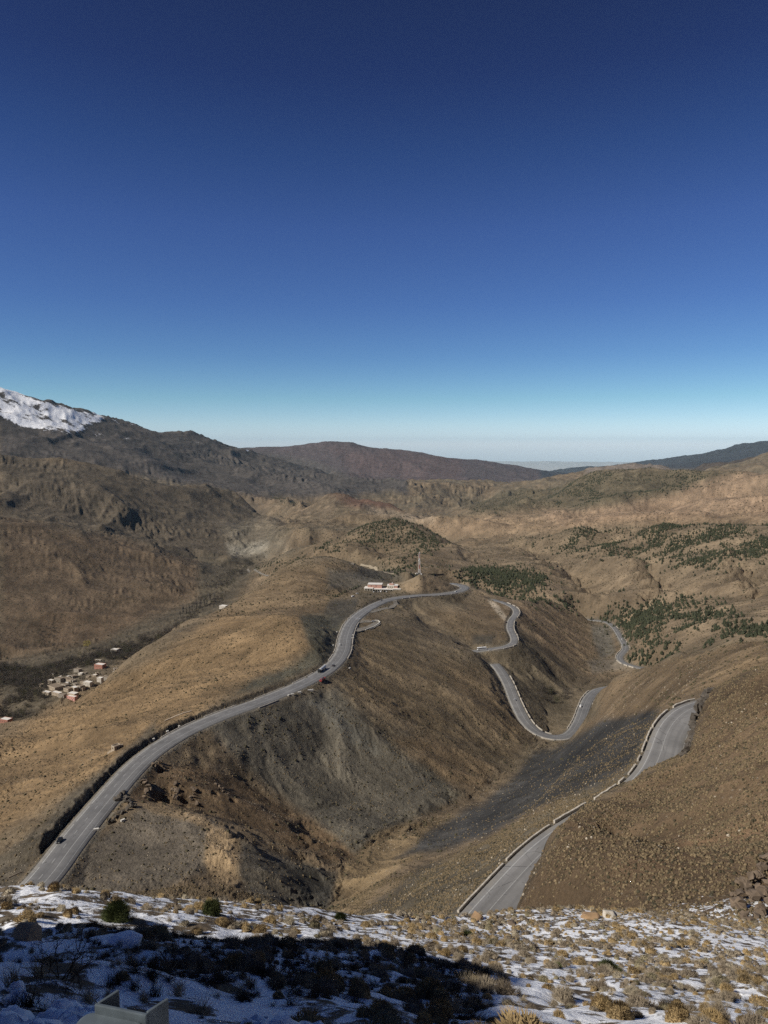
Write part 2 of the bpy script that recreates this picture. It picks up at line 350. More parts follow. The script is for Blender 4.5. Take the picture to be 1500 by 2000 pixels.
# nearest point on each road, on a coarse mask first
def road_dist(xs, ys, rd):
    c = rd['c']; out = np.full(xs.shape, 1e9, np.float32); idx = np.zeros(xs.shape, np.int32)
    for k in range(0, len(c)):
        d = (xs - c[k, 0]) ** 2 + (ys - c[k, 1]) ** 2
        m = d < out; out[m] = d[m]; idx[m] = k
    return np.sqrt(out), idx
def band(rd, pad):
    """grid window indices near the road"""
    c = rd['c']; r = np.hypot(c[:, 0], c[:, 1]); th = np.arctan2(c[:, 0], c[:, 1])
    m = np.zeros((NR, NT), bool)
    for k in range(0, len(c), 4):
        i0, i1 = np.searchsorted(RR, [r[k] - pad, r[k] + pad]); da = pad / max(r[k], 1)
        j0, j1 = np.searchsorted(TH, [th[k] - da, th[k] + da]); m[i0:i1, j0:j1] = True
    return m
PAD = 60.0
near_road = np.full((NR, NT), 1e9, np.float32)
for nm, rd in ROADS.items():
    m = band(rd, PAD + 8); rd['m'] = m; xs = X[m]; ys = Y[m]
    c = rd['c']; D0 = np.full(xs.shape, 1e9, np.float32); I0 = np.zeros(xs.shape, np.int32)
    CH = 20000
    cx = c[:, 0].astype(np.float32); cy = c[:, 1].astype(np.float32)
    for a in range(0, len(xs), CH):
        d = (xs[a:a + CH, None] - cx[None]) ** 2 + (ys[a:a + CH, None] - cy[None]) ** 2
        k = d.argmin(1); I0[a:a + CH] = k; D0[a:a + CH] = np.sqrt(d[np.arange(len(k)), k])
    rd['d'] = D0; rd['i'] = I0
    near_road[m] = np.minimum(near_road[m], D0 - rd['w'] / 2)
print('road dist', time.time() - T0)

def grad(H):
    gr = np.gradient(H, axis=0) / np.gradient(RR)[:, None].astype(np.float32)
    gt = np.gradient(H, axis=1) / (np.gradient(TH)[None, :].astype(np.float32) * Rg)
    s, c = np.sin(TH).astype(np.float32), np.cos(TH).astype(np.float32)
    return gr * s + gt * c, gr * c - gt * s
cell = np.maximum(np.gradient(RR)[:, None] * 1.0, Rg * math.radians(.0755))
def fade(lam): return np.clip((lam / cell - 2.2) / 2.5, 0, 1).astype(np.float32)
def sm(x): x = np.clip(x, 0, 1); return x * x * (3 - 2 * x)
rmask = sm((near_road + 2) / 22)
STREAK = np.zeros_like(H)
for lam, amp, rmin, seed in ((2300, .05, 6000, 12), (1100, .06, 2600, 1), (480, .046, 1500, 2), (210, .040, 900, 9), (95, .038, 420, 3), (48, .036, 220, 4), (24, .038, 110, 5), (11, .045, 90, 6), (5, .055, 90, 8)):
    g1, g2 = grad(H); sl_ = np.hypot(g1, g2) + 1e-6
    if lam < 30: pass
    dx, dy = g1 / sl_, g2 / sl_
    wx_ = X / lam + .55 * vnoise(X / lam * .45 + 3, Y / lam * .45, seed + 60) + .3 * vnoise(X / lam * 1.1, Y / lam * 1.1 + 9, seed + 61)
    wy_ = Y / lam + .55 * vnoise(X / lam * .45 + 17, Y / lam * .45, seed + 62) + .3 * vnoise(X / lam * 1.1 + 23, Y / lam * 1.1, seed + 63)
    cs, sn = gabor(wx_, wy_, dx, dy, seed)
    amp = amp * np.clip(.95 + 1.5 * vnoise(X / lam * .33 + 2, Y / lam * .33, seed + 64), .12, 1.9)
    v = 1 - 2 * np.sqrt(sn * sn + .02)
    k = amp * lam * np.clip(sl_ * 2.4, 0, 1.0) * (1 - .75 * sm((sl_ - .7) / .6)) * fade(lam) * sm((Rg - rmin * .7) / (rmin * .6))
    k = k * (np.interp(Rg, [900, 1800, 3000], [1, .45, .12]) if lam < 300 else np.interp(Rg, [1500, 3000, 9000], [.8, .35, .5]) * (1 - .75 * sm((sl_ - .35) / .4)))
    k = k * (rmask if lam > 12 else sm((near_road + 0.5) / 6))
    H = H + (k * cs * 0.5 + k * v * 0.30).astype(np.float32)
    STREAK += (fade(lam) * cs * (0.5 if lam < 100 else 0.25)).astype(np.float32)
    # rounded irregularity
    H = H + (amp * 0.35 * lam * fade(lam) * vnoise(X / lam * 1.3 + 5, Y / lam * 1.3, seed + 40) * sm((Rg - rmin * .7) / (rmin * .6)) * rmask).astype(np.float32)
# farther ranges: broad irregular ridges with branching sides
def ridged(x, y, oct, s):
    t = 0; a = 1.0; n = 0; w_ = 1.0
    for q in range(oct):
        v = 1 - np.abs(vnoise(x * 2.03 ** q + 11.3 * q, y * 2.03 ** q - 5.7 * q, s + q)); v = v * v; t = t + a * v * w_; w_ = np.clip(v * 1.6, .15, 1); n += a; a *= .52
    return t / n
def rid(lam, amp, r0, r1, s, oct=5):
    global H
    m = (Rg > r0); x = X[m]; y = Y[m]
    u = x / lam + .35 * vnoise(x / lam * .7, y / lam * .7, s + 90); v = y / lam + .35 * vnoise(x / lam * .7 + 9, y / lam * .7, s + 91)
    H[m] += (amp * (ridged(u, v, oct, s) - .52) * sm((Rg[m] - r0) / (r1 - r0)) * (1 - (.55 * sm((Rg[m] - 9500) / 2500) if lam < 3000 else 0)) * rmask[m]).astype(np.float32)
rid(520, 62, 1700, 3600, 700); rid(1500, 105, 4200, 8000, 720, 7); rid(3600, 70, 9500, 14000, 740, 7); rid(190, 15, 1150, 1900, 760, 4)
print('erosion', time.time() - T0)
# foreground lumps
fz = sm((110 - Rg) / 40) * sm((Rg - 1.5) / 3)
H += (fz * (0.45 * fbm(X / 6, Y / 6, 3, 91) + 0.20 * fbm(X / 1.1, Y / 1.1, 3, 95) * sm((60 - Rg) / 40))).astype(np.float32)

# road corridors: cut and fill to the road level
for nm, rd in ROADS.items():
    m = rd['m']; c = rd['c']; d = rd['d']; i = rd['i']
    t = np.gradient(c[:, :2], axis=0); t /= np.linalg.norm(t, axis=1)[:, None]
    side = (X[m] - c[i, 0]) * t[i, 1] - (Y[m] - c[i, 1]) * t[i, 0]      # >0 right
    h = H[m]; z = c[i, 2] - 0.35
    dd = np.maximum(d - rd['w'] / 2 - rd['sh'], 0)
    cut = np.where(side > 0, rd['cutr'], rd['cutl'])
    wz = np.minimum(dd, 8) * .12 * vnoise(X[m] / 6, Y[m] / 6, 5)
    hi = z + dd * cut + wz * 1.6; lo = z - dd * rd['fill'] + wz
    if nm == 'ridge':                  # earth bank with a steep face along the left verge
        s_ = rd['s'][i]; on = sm((s_ - 45) / 12) * (1 - sm((s_ - 300) / 25)) * (side < 0)
        bh = (3.2 + 1.0 * vnoise(X[m] / 6, Y[m] / 6, 15) + .6 * vnoise(X[m] / 1.8, Y[m] / 1.8, 25)) * on; q = dd - 1.6 + .9 * vnoise(X[m] / 2.5, Y[m] / 2.5, 16)
        bank = z + np.clip(q * 3.0, 0, 1e9).clip(None, bh) - np.maximum(q - 2, 0) * .40
        lo = np.where((on > .02) & (q > 0), np.maximum(lo, bank), lo); rd['bank'] = (on > .3) & (q > -.3) & (q < 1.8)
    new = np.clip(h, lo, hi)
    new = np.where(d < rd['w'] / 2 + 0.3, z, new)
    f = sm((PAD - d) / 30); H[m] = h + (new - h) * f
print('corridor', time.time() - T0)

# unseen knoll added left of the viewpoint, outline shaped to cast the foreground shadow
zt = np.interp(Y, [-40, -11, -1.7, 8.7, 13.5, 15.5, 16.6, 20, 28], [26, 21, 15.4, 9, 4.8, .6, -7, -13, -20])
kn = zt - 2.0 * np.abs(X + 23) + 1.1 * fbm(X / 4, Y / 4, 5, 55)
mk_ = (X < -6) & (Y > -40) & (Y < 32) & (Rg < 60); H = np.where(mk_, np.maximum(H, kn), H).astype(np.float32)

# height lookup and pixel picking
def zat(x, y):
    x = np.asarray(x, float); y = np.asarray(y, float)
    r = np.hypot(x, y); th = np.arctan2(x, y)
    fi = np.interp(np.log(np.maximum(r, 1.0)), LR, np.arange(NR)); fj = np.interp(th, TH, np.arange(NT))
    i = np.clip(fi.astype(int), 0, NR - 2); j = np.clip(fj.astype(int), 0, NT - 2); a = fi - i; b = fj - j
    return (H[i, j] * (1 - a) * (1 - b) + H[i + 1, j] * a * (1 - b) + H[i, j + 1] * (1 - a) * b + H[i + 1, j + 1] * a * b)
def hit(px, py, r0=1.5, r1=70000):
    az, e = ray(px, py); rs = RR[(RR > r0) & (RR < r1)]
    z = zat(rs * math.sin(az), rs * math.cos(az)); g = z - e * rs
    k = np.argmax(g > 0)
    if not (g > 0).any(): return None
    if k == 0: r = rs[0]
    else:
        t = g[k - 1] / (g[k - 1] - g[k]); r = rs[k - 1] + t * (rs[k] - rs[k - 1])
    x, y = r * math.sin(az), r * math.cos(az)
    return Vector((x, y, float(zat(x, y))))
# black hollows in the brown cut below the ridge road
for px_, py_, rad_, dep_ in ((314, 1560, 5.5, 8), (305, 1566, 3.5, 6), (361, 1562, 3.6, 6), (362, 1574, 3.0, 5), (312, 1503, 3.0, 4), (222, 1602, 2.6, 3.5), (240, 1572, 2.4, 3), (420, 1548, 2.6, 3), (455, 1562, 2.4, 3)):
    q_ = hit(px_, py_, 200); dq = np.hypot(X - q_.x, Y - q_.y); mq = dq < rad_ * 1.2
    dd_ = dq[mq] + .5 * vnoise(X[mq] / 1.5, Y[mq] / 1.5, 8); H[mq] -= (dep_ * sm((rad_ - dd_) / 1.6)).astype(np.float32)
# ------------------------------------------------------------------ ground colours by rock and soil zones, with some haze and shade painted in
TAN = (.215, .160, .098); OCH = (.20, .140, .078); BRN = (.150, .112, .072); GRY = (.125, .115, .092); SLT = (.072, .069, .060); OLV = (.135, .118, .082)
RED = (.135, .082, .062); PALE = (.42, .36, .28); DRT = (.150, .130, .105); SND = (.27, .19, .118)
PX, PY = proj(X, Y, H)
PX = np.nan_to_num(PX, nan=-9e3).astype(np.float32); PY = np.nan_to_num(PY, nan=-9e3).astype(np.float32)
COL = np.zeros((NR, NT, 3), np.float32)
n1 = fbm(X / 60, Y / 60, 5, 11) ; n2 = fbm(X / 350, Y / 350, 5, 21); n3 = fbm(X / 1500, Y / 1500, 4, 31)
base = np.array(OLV, np.float32)[None, None] + 0 * COL
def mixc(mask, col):
    global COL
    COL += (np.array(col, np.float32) - COL) * mask[..., None]
COL += np.array(BRN, np.float32)
mixc(sm(.5 + n2 * 1.6) * .55, OLV); mixc(sm(.45 + n1 * 1.8) * .3, TAN)
ww = fbm(X / (Rg * .05 + 2), Y / (Rg * .05 + 2), 5, 61); wv = fbm(X / (Rg * .05 + 2) + 31, Y / (Rg * .05 + 2), 5, 63)
WX = PX + 17 * ww; WY = PY + 11 * wv
def zone(poly, col, soft=12, r0=0, r1=9e9, amt=1.0):
    P = np.array(poly, float); x0, y0 = P.min(0) - soft - 18; x1, y1 = P.max(0) + soft + 18
    m = (PX > x0) & (PX < x1) & (PY > y0) & (PY < y1) & (Rg > r0) & (Rg < r1)
    if not m.any(): return
    x = WX[m]; y = WY[m]; dmin = np.full(x.shape, 1e9, np.float32); ins = np.zeros(x.shape, bool)
    for k in range(len(P)):
        ax, ay = P[k - 1]; bx, by = P[k]; ex, ey = bx - ax, by - ay
        t = np.clip(((x - ax) * ex + (y - ay) * ey) / (ex * ex + ey * ey + 1e-9), 0, 1)
        dmin = np.minimum(dmin, np.hypot(x - ax - t * ex, y - ay - t * ey))
        if ay != by: ins ^= ((ay > y) != (by > y)) & (x < (bx - ax) * (y - ay) / (by - ay) + ax)
    sd = np.where(ins, dmin, -dmin); k = (sm(sd / soft * .5 + .5) * amt).astype(np.float32)
    if isinstance(col, str): return m, k
    COL[m] += (np.array(col, np.float32) - COL[m]) * k[:, None]
# regional tones
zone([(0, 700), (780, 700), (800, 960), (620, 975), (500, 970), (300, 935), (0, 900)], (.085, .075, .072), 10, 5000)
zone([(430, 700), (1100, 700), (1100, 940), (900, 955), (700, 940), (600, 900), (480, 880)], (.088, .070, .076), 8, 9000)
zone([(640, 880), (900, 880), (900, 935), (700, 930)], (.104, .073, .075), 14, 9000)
zone([(1050, 700), (1600, 700), (1600, 900), (1060, 935)], (.048, .052, .064), 6, 9000)  # far right ridge: blue of the haze painted into its ground colour
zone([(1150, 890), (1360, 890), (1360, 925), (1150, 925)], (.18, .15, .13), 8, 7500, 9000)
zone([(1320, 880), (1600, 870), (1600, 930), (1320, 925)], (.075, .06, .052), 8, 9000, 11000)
zone([(0, 880), (500, 950), (520, 1010), (440, 1080), (400, 1110), (0, 1010)], (.105, .085, .062), 14, 2600, 5500)
zone([(0, 1000), (400, 1095), (400, 1200), (330, 1240), (0, 1300)], (.125, .090, .058), 14, 1300, 3000)
zone([(60, 1180), (260, 1200), (360, 1230), (200, 1290), (80, 1260)], (.115, .078, .048), 20, 1300, 3000, .6)
zone([(430, 1030), (540, 1010), (560, 1080), (480, 1110)], (.16, .145, .115), 20, 2200, 4500, .6)
zone([(440, 1065), (520, 1060), (520, 1090), (450, 1090)], (.33, .31, .26), 10, 2300, 4500, .7)
zone([(380, 1090), (520, 1080), (440, 1200), (330, 1240), (230, 1290), (60, 1400), (0, 1420), (0, 1290), (200, 1250), (380, 1170)], (.092, .078, .056), 12, 1050, 3200, .9)
zone([(620, 950), (720, 945), (850, 1000), (740, 1000), (660, 985)], (.105, .055, .042), 10, 3500, 5200, .85)
zone([(710, 990), (760, 1000), (850, 1000), (850, 1020), (780, 1020), (720, 1002)], (.34, .27, .19), 8, 3000, 5000, .8)
zone([(820, 1010), (1100, 1000), (1500, 960), (1520, 1020), (1200, 1025), (1000, 1050), (840, 1045)], SND, 14, 2300, 5500, .75)
zone([(1000, 975), (1150, 990), (1300, 965), (1440, 920), (1500, 915), (1500, 1000), (1290, 1012), (1100, 1020)], (.29, .20, .13), 12, 2300, 5000, .7)
zone([(900, 975), (1060, 940), (1160, 915), (1440, 920), (1300, 965), (1150, 985), (1000, 1000), (920, 1000)], (.105, .088, .055), 10, 4000, 7500, .85)
zone([(450, 950), (700, 950), (640, 1010), (520, 1010)], (.17, .125, .085), 12, 3000, 5500, .5)
zone([(860, 1050), (1500, 1020), (1500, 1260), (1180, 1200), (950, 1160), (780, 1100)], (.205, .155, .100), 16, 900, 2300, .8)
zone([(520, 1110), (620, 1050), (860, 1050), (900, 1130), (700, 1100)], (.165, .122, .075), 14, 1300, 2500, .7)
zone([(-500, 700), (2000, 700), (2000, 960), (-500, 960)], (.40, .42, .44), 5, 27000)  # far plain: bluish-white distance haze painted over the tan ground
# left flank of the ridge
zone([(-80, 1480), (220, 1330), (440, 1195), (600, 1195), (610, 1260), (560, 1300), (400, 1390), (300, 1430), (150, 1540), (-80, 1660)], (.235, .158, .080), 18, 250, 1250, .9)
zone([(440, 1190), (560, 1110), (660, 1095), (700, 1130), (640, 1200), (520, 1200)], (.19, .135, .075), 16, 700, 1500, .8)
zone([(-60, 1700), (40, 1640), (200, 1500), (300, 1410), (300, 1440), (170, 1570), (60, 1690), (0, 1760)], SLT, 9, 200, 600, .7)
zone([(590, 1200), (640, 1200), (670, 1200), (668, 1250), (640, 1290), (560, 1325), (470, 1360), (500, 1330), (580, 1300), (612, 1265)], (.098, .094, .070), 7, 300, 1100, .95)
zone([(645, 1170), (700, 1165), (690, 1195), (655, 1225), (630, 1195)], SLT, 6, 600, 1300, .8)
zone([(640, 1110), (770, 1115), (790, 1130), (700, 1150), (640, 1150)], (.095, .09, .078), 9, 1000, 1500, .8)
# right flank
zone([(380, 1400), (560, 1370), (660, 1335), (740, 1430), (820, 1480), (900, 1560), (760, 1630), (690, 1660), (560, 1560), (460, 1480)], (.112, .103, .084), 12, 250, 900, .95)
zone([(600, 1370), (640, 1360), (760, 1480), (740, 1480), (690, 1450), (640, 1400)], (.14, .137, .12), 4, 250, 900, .6)
zone([(740, 1430), (800, 1430), (830, 1500), (900, 1555), (870, 1560)], (.10, .093, .072), 10, 250, 900, .7)
zone([(770, 1440), (850, 1440), (960, 1500), (920, 1550), (860, 1520), (800, 1480)], OCH, 12, 250, 900, .7)
zone([(660, 1300), (720, 1200), (800, 1250), (1000, 1400), (1050, 1440), (1000, 1490), (850, 1440), (700, 1360)], (.165, .122, .072), 16, 400, 1200, .8)
zone([(850, 1280), (940, 1310), (1040, 1420), (1000, 1440), (900, 1350)], (.20, .142, .078), 14, 400, 1200, .7)
zone([(270, 1490), (380, 1500), (480, 1530), (600, 1600), (700, 1670), (640, 1680), (500, 1620), (380, 1590), (240, 1570)], (.130, .088, .050), 8, 250, 700, .95)
zone([(130, 1740), (180, 1650), (270, 1580), (420, 1600), (400, 1700), (300, 1740)], DRT, 10, 200, 420, .9)
zone([(400, 1610), (440, 1620), (470, 1660), (460, 1730), (420, 1720), (390, 1680)], (.34, .245, .14), 9, 200, 420, .9)
zone([(260, 1568), (330, 1575), (400, 1600), (430, 1630), (400, 1620), (300, 1590)], (.30, .215, .12), 6, 200, 420, .75)
zone([(470, 1640), (600, 1690), (660, 1720), (640, 1780), (500, 1780), (460, 1700)], (.135, .125, .105), 9, 200, 420, .8)
zone([(570, 1690), (660, 1700), (650, 1770), (590, 1780)], (.07, .068, .06), 8, 200, 420, .7)
zone([(660, 1690), (760, 1620), (900, 1590), (860, 1650), (780, 1700), (700, 1780), (640, 1790)], (.20, .145, .078), 9, 150, 600, .8)
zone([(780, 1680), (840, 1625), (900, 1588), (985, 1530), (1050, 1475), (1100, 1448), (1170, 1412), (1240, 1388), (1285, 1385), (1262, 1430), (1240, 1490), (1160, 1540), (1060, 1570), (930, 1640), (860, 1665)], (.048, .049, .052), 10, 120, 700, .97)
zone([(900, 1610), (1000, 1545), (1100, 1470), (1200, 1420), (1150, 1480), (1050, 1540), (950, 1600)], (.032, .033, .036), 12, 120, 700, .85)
zone([(760, 1780), (840, 1700), (960, 1640), (1080, 1575), (1230, 1500), (1250, 1440), (1220, 1530), (1100, 1590), (960, 1700), (900, 1790)], (.13, .118, .09), 12, 100, 500, .75)
zone([(700, 1790), (820, 1700), (870, 1680), (830, 1720), (760, 1790)], (.06, .058, .052), 8, 100, 500, .7)
zone([(1050, 1450), (1170, 1400), (1180, 1340), (1300, 1290), (1500, 1240), (1500, 1320), (1370, 1350), (1290, 1380), (1160, 1415)], (.180, .128, .075), 10, 250, 700, .8)
zone([(1000, 1800), (1100, 1610), (1240, 1530), (1340, 1480), (1380, 1360), (1600, 1260), (1600, 1820)], (.165, .113, .066), 8, 80, 280, .9)
zone([(1200, 1700), (1330, 1640), (1500, 1600), (1500, 1640), (1340, 1680), (1230, 1720)], (.22, .135, .075), 22, 80, 280, .5)
zone([(930, 1195), (975, 1175), (1005, 1250), (925, 1262), (890, 1240), (830, 1190)], (.135, .098, .058), 9, 700, 1300, .8)
zone([(925, 1245), (965, 1245), (955, 1265), (925, 1262)], (.055, .053, .048), 6, 700, 1300, .8)
zone([(950, 1178), (962, 1180), (988, 1208), (984, 1216), (965, 1200)], (.42, .36, .28), 3, 700, 1300, .8)
zone([(1020, 1180), (1120, 1190), (1170, 1260), (1160, 1290), (1080, 1270), (1020, 1220)], (.21, .15, .09), 12, 800, 1500, .7)
zone([(1160, 1215), (1195, 1225), (1205, 1280), (1180, 1290), (1165, 1250)], (.13, .125, .11), 7, 800, 1500, .8)
zone([(1150, 1290), (1205, 1290), (1230, 1310), (1160, 1318)], (.16, .14, .115), 6, 800, 1500, .8)
zone([(1010, 1300), (1070, 1330), (1110, 1370), (1120, 1420), (1050, 1410), (1020, 1350)], (.12, .098, .065), 10, 600, 1200, .8)
zone([(780, 1140), (850, 1120), (890, 1135), (880, 1155), (800, 1158)], (.25, .185, .115), 8, 1000, 1300, .7)
# stripes that run with the gullies
sk = np.clip(STREAK, -1.5, 1.5)
COL *= (1 + 0.20 * sk[..., None] * sm((Rg - 80) / 60)[..., None])
COL *= (1 + (0.20 - .08 * sm((900 - Rg) / 300))[..., None] * n1[..., None] + 0.15 * fbm(X / 9, Y / 9, 3, 17)[..., None])
# gravel shoulders beside roads
for nm, rd in ROADS.items():
    m = rd['m']; d = rd['d'] - rd['w'] / 2; k = (sm((3.2 - d + 1.2 * vnoise(X[m] / 4, Y[m] / 4, 3)) / 1.6) * .8).astype(np.float32)
    COL[m] += (np.array((.16, .145, .12), np.float32) - COL[m]) * k[:, None]
    if 'bank' in rd:
        q = COL[m]; q[rd['bank']] = (.085, .070, .052); COL[m] = q  # bank face painted dark brown to stand in for its shadow
# fresh snow: patches in the foreground, cap on the far mountain
SNOW = np.zeros((NR, NT), np.float32)
SNOW = np.maximum(SNOW, sm((105 - Rg) / 15) * (1 - sm((Rg - 75) / 40) * .2))
SNOW *= np.where(PY < 1815, .93, 1)
mk = zone([(-80, 700), (60, 765), (150, 792), (205, 804), (200, 828), (160, 848), (90, 846), (0, 822), (-80, 816)], 'mask', 12, 5500, 11000)
tmp = np.zeros_like(SNOW); tmp[mk[0]] = mk[1]
SNOW = np.maximum(SNOW, tmp * .98)
mk = zone([(140, 800), (330, 830), (560, 890), (540, 900), (330, 870), (180, 880), (60, 850)], 'mask', 14, 5500, 11000)
tmp = np.zeros_like(SNOW); tmp[mk[0]] = mk[1]; SNOW = np.maximum(SNOW, tmp * .52)
mk = zone([(600, 1680), (665, 1715), (650, 1730), (600, 1705)], 'mask', 8, 200, 450)
tmp = np.zeros_like(SNOW); tmp[mk[0]] = mk[1]; SNOW = np.maximum(SNOW, tmp * .42)
COL[..., 0] *= 1.04; COL[..., 1] *= 1.01; COL[..., 2] *= .95; lum_ = COL.mean(-1, keepdims=True); COL = np.clip((lum_ + (COL - lum_) * .84), .01, .9)
print('zones', time.time() - T0)

# ------------------------------------------------------------------ material helpers
class M:
    def __init__(s, name):
        s.m = bpy.data.materials.new(name); s.m.use_nodes = True; s.t = s.m.node_tree; s.t.nodes.clear()
        s.o = s.t.nodes.new('ShaderNodeOutputMaterial'); s.b = s.t.nodes.new('ShaderNodeBsdfPrincipled'); s.l(s.b.outputs[0], s.o.inputs[0])
        s.b.inputs['Roughness'].default_value = .9
    def n(s, ty, **k):
        nd = s.t.nodes.new('ShaderNode' + ty)
        for a, v in k.items():
            if a.startswith('i_'): nd.inputs[a[2:].replace('_', ' ')].default_value = v
            else: setattr(nd, a, v)
        return nd
    def l(s, a, b): s.t.links.new(a, b)
    def math(s, op, a, b=None, clamp=False):
        nd = s.t.nodes.new('ShaderNodeMath'); nd.operation = op; nd.use_clamp = clamp
        for k, v in ((0, a), (1, b)):
            if v is None: continue
            if isinstance(v, (int, float)): nd.inputs[k].default_value = v
            else: s.l(v, nd.inputs[k])
        return nd.outputs[0]
    def mix(s, f, a, b, bt='MIX'):
        nd = s.t.nodes.new('ShaderNodeMix'); nd.data_type = 'RGBA'; nd.blend_type = bt
        for sk_, v in ((nd.inputs[0], f), (nd.inputs[6], a), (nd.inputs[7], b)):
            if isinstance(v, (int, float)): sk_.default_value = v
            elif isinstance(v, tuple): sk_.default_value = (*v, 1) if len(v) == 3 else v
            else: s.l(v, sk_)
        return nd.outputs[2]
    def ramp(s, f, a, b):
        nd = s.t.nodes.new('ShaderNodeMapRange'); nd.inputs[1].default_value = a; nd.inputs[2].default_value = b; s.l(f, nd.inputs[0]); return nd.outputs[0]
    def noise(s, co, scale, detail=5, rough=.55, dist=0):
        nd = s.t.nodes.new('ShaderNodeTexNoise'); nd.inputs['Scale'].default_value = scale; nd.inputs['Detail'].default_value = detail
        nd.inputs['Roughness'].default_value = rough; nd.inputs['Distortion'].default_value = dist; s.l(co, nd.inputs['Vector']); return nd.outputs[0]
_mats = {}
def plain(name, col, rough=.8, metal=0, var=.15, scale=3.0):
    if name in _mats: return _mats[name]
    m = M(name); co = m.n('TexCoord').outputs['Object']
    f = m.noise(co, scale, 4)
    c = m.mix(m.ramp(f, .3, .7), tuple(v * (1 - var) for v in col), tuple(min(1, v * (1 + var)) for v in col))
    m.l(c, m.b.inputs['Base Color']); m.b.inputs['Roughness'].default_value = rough; m.b.inputs['Metallic'].default_value = metal
    _mats[name] = m.m; return m.m

# terrain material
g = M('hillside_soil')
tc = g.n('TexCoord').outputs['Object']
ac = g.n('Attribute', attribute_name='Col').outputs['Color']; asn = g.n('Attribute', attribute_name='Snow').outputs['Fac']
nb = g.noise(tc, 1 / 55, 12, .62)
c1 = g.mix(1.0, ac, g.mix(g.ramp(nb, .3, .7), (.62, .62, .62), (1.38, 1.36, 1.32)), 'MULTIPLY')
# small stones and scrub
vf = g.n('TexVoronoi'); vf.inputs['Scale'].default_value = 1 / 9.0; g.l(tc, vf.inputs['Vector'])
fs = g.math('MULTIPLY', g.math('LESS_THAN', vf.outputs['Distance'], .30), g.math('GREATER_THAN', g.noise(tc, 1 / 120, 4), .43))
c1 = g.mix(g.math('MULTIPLY', fs, g.math('MULTIPLY', g.n('Attribute', attribute_name='MidF').outputs['Fac'], .55)), c1, (.042, .040, .028))
vo = g.n('TexVoronoi'); vo.inputs['Scale'].default_value = 1 / 2.6; g.l(tc, vo.inputs['Vector'])
spk = g.math('MULTIPLY', g.math('LESS_THAN', vo.outputs['Distance'], .25), g.math('GREATER_THAN', g.noise(tc, 1 / 30, 3), .46))
c1 = g.mix(g.math('MULTIPLY', spk, .45), c1, (.05, .045, .03))
vo2 = g.n('TexVoronoi'); vo2.inputs['Scale'].default_value = 1 / 1.3; g.l(tc, vo2.inputs['Vector'])
st = g.math('MULTIPLY', g.math('LESS_THAN', vo2.outputs['Distance'], .17), g.math('GREATER_THAN', g.noise(tc, 1 / 14, 3), .52))
c1 = g.mix(g.math('MULTIPLY', st, .55), c1, (.30, .26, .20))
nf = g.noise(tc, 1.6, 8, .65)
c1 = g.mix(1.0, c1, g.mix(g.ramp(nf, .25, .75), (.70, .70, .70), (1.3, 1.3, 1.3)), 'MULTIPLY')
# snow lies in patches
sn1 = g.noise(tc, 1 / 1.1, 8, .66)
sn2 = g.noise(tc, 1 / 190, 12, .72)
far = g.n('Attribute', attribute_name='Far').outputs['Fac']
snn = g.n('Mix'); snn.data_type = 'FLOAT'; g.l(far, snn.inputs[0]); g.l(sn1, snn.inputs[2]); g.l(sn2, snn.inputs[3])
thr = g.n('MapRange'); thr.inputs[1].default_value = 0; thr.inputs[2].default_value = 1; thr.inputs[3].default_value = .80; thr.inputs[4].default_value = .43; g.l(asn, thr.inputs[0])
sf = g.math('MULTIPLY', g.math('SUBTRACT', snn.outputs[0], thr.outputs[0]), 22, True)
sf = g.math('MULTIPLY', g.math('MULTIPLY', sf, 1.0, True), g.math('GREATER_THAN', asn, .02))
cs_ = g.mix(sf, c1, (.88, .89, .91))
g.l(cs_, g.b.inputs['Base Color']); g.b.inputs['Roughness'].default_value = .95
try: g.b.inputs['Specular IOR Level'].default_value = .15
except Exception: pass
bp = g.n('Bump'); bp.inputs['Strength'].default_value = 1.0; bp.inputs['Distance'].default_value = 1.0
hh = g.math('ADD', g.math('MULTIPLY', g.noise(tc, 1 / 14, 11, .68), 4.6), g.math('MULTIPLY', nf, .22))
hh = g.math('ADD', hh, g.math('MULTIPLY', spk, .25))
nearm = g.n('Attribute', attribute_name='NearF').outputs['Fac']
hn = g.math('ADD', g.math('MULTIPLY', nf, .16), g.math('MULTIPLY', sf, .05))
hm = g.n('Mix'); hm.data_type = 'FLOAT'; g.l(nearm, hm.inputs[0]); g.l(hh, hm.inputs[2]); g.l(hn, hm.inputs[3])
g.l(hm.outputs[0], bp.inputs['Height']); g.l(bp.outputs[0], g.b.inputs['Normal'])

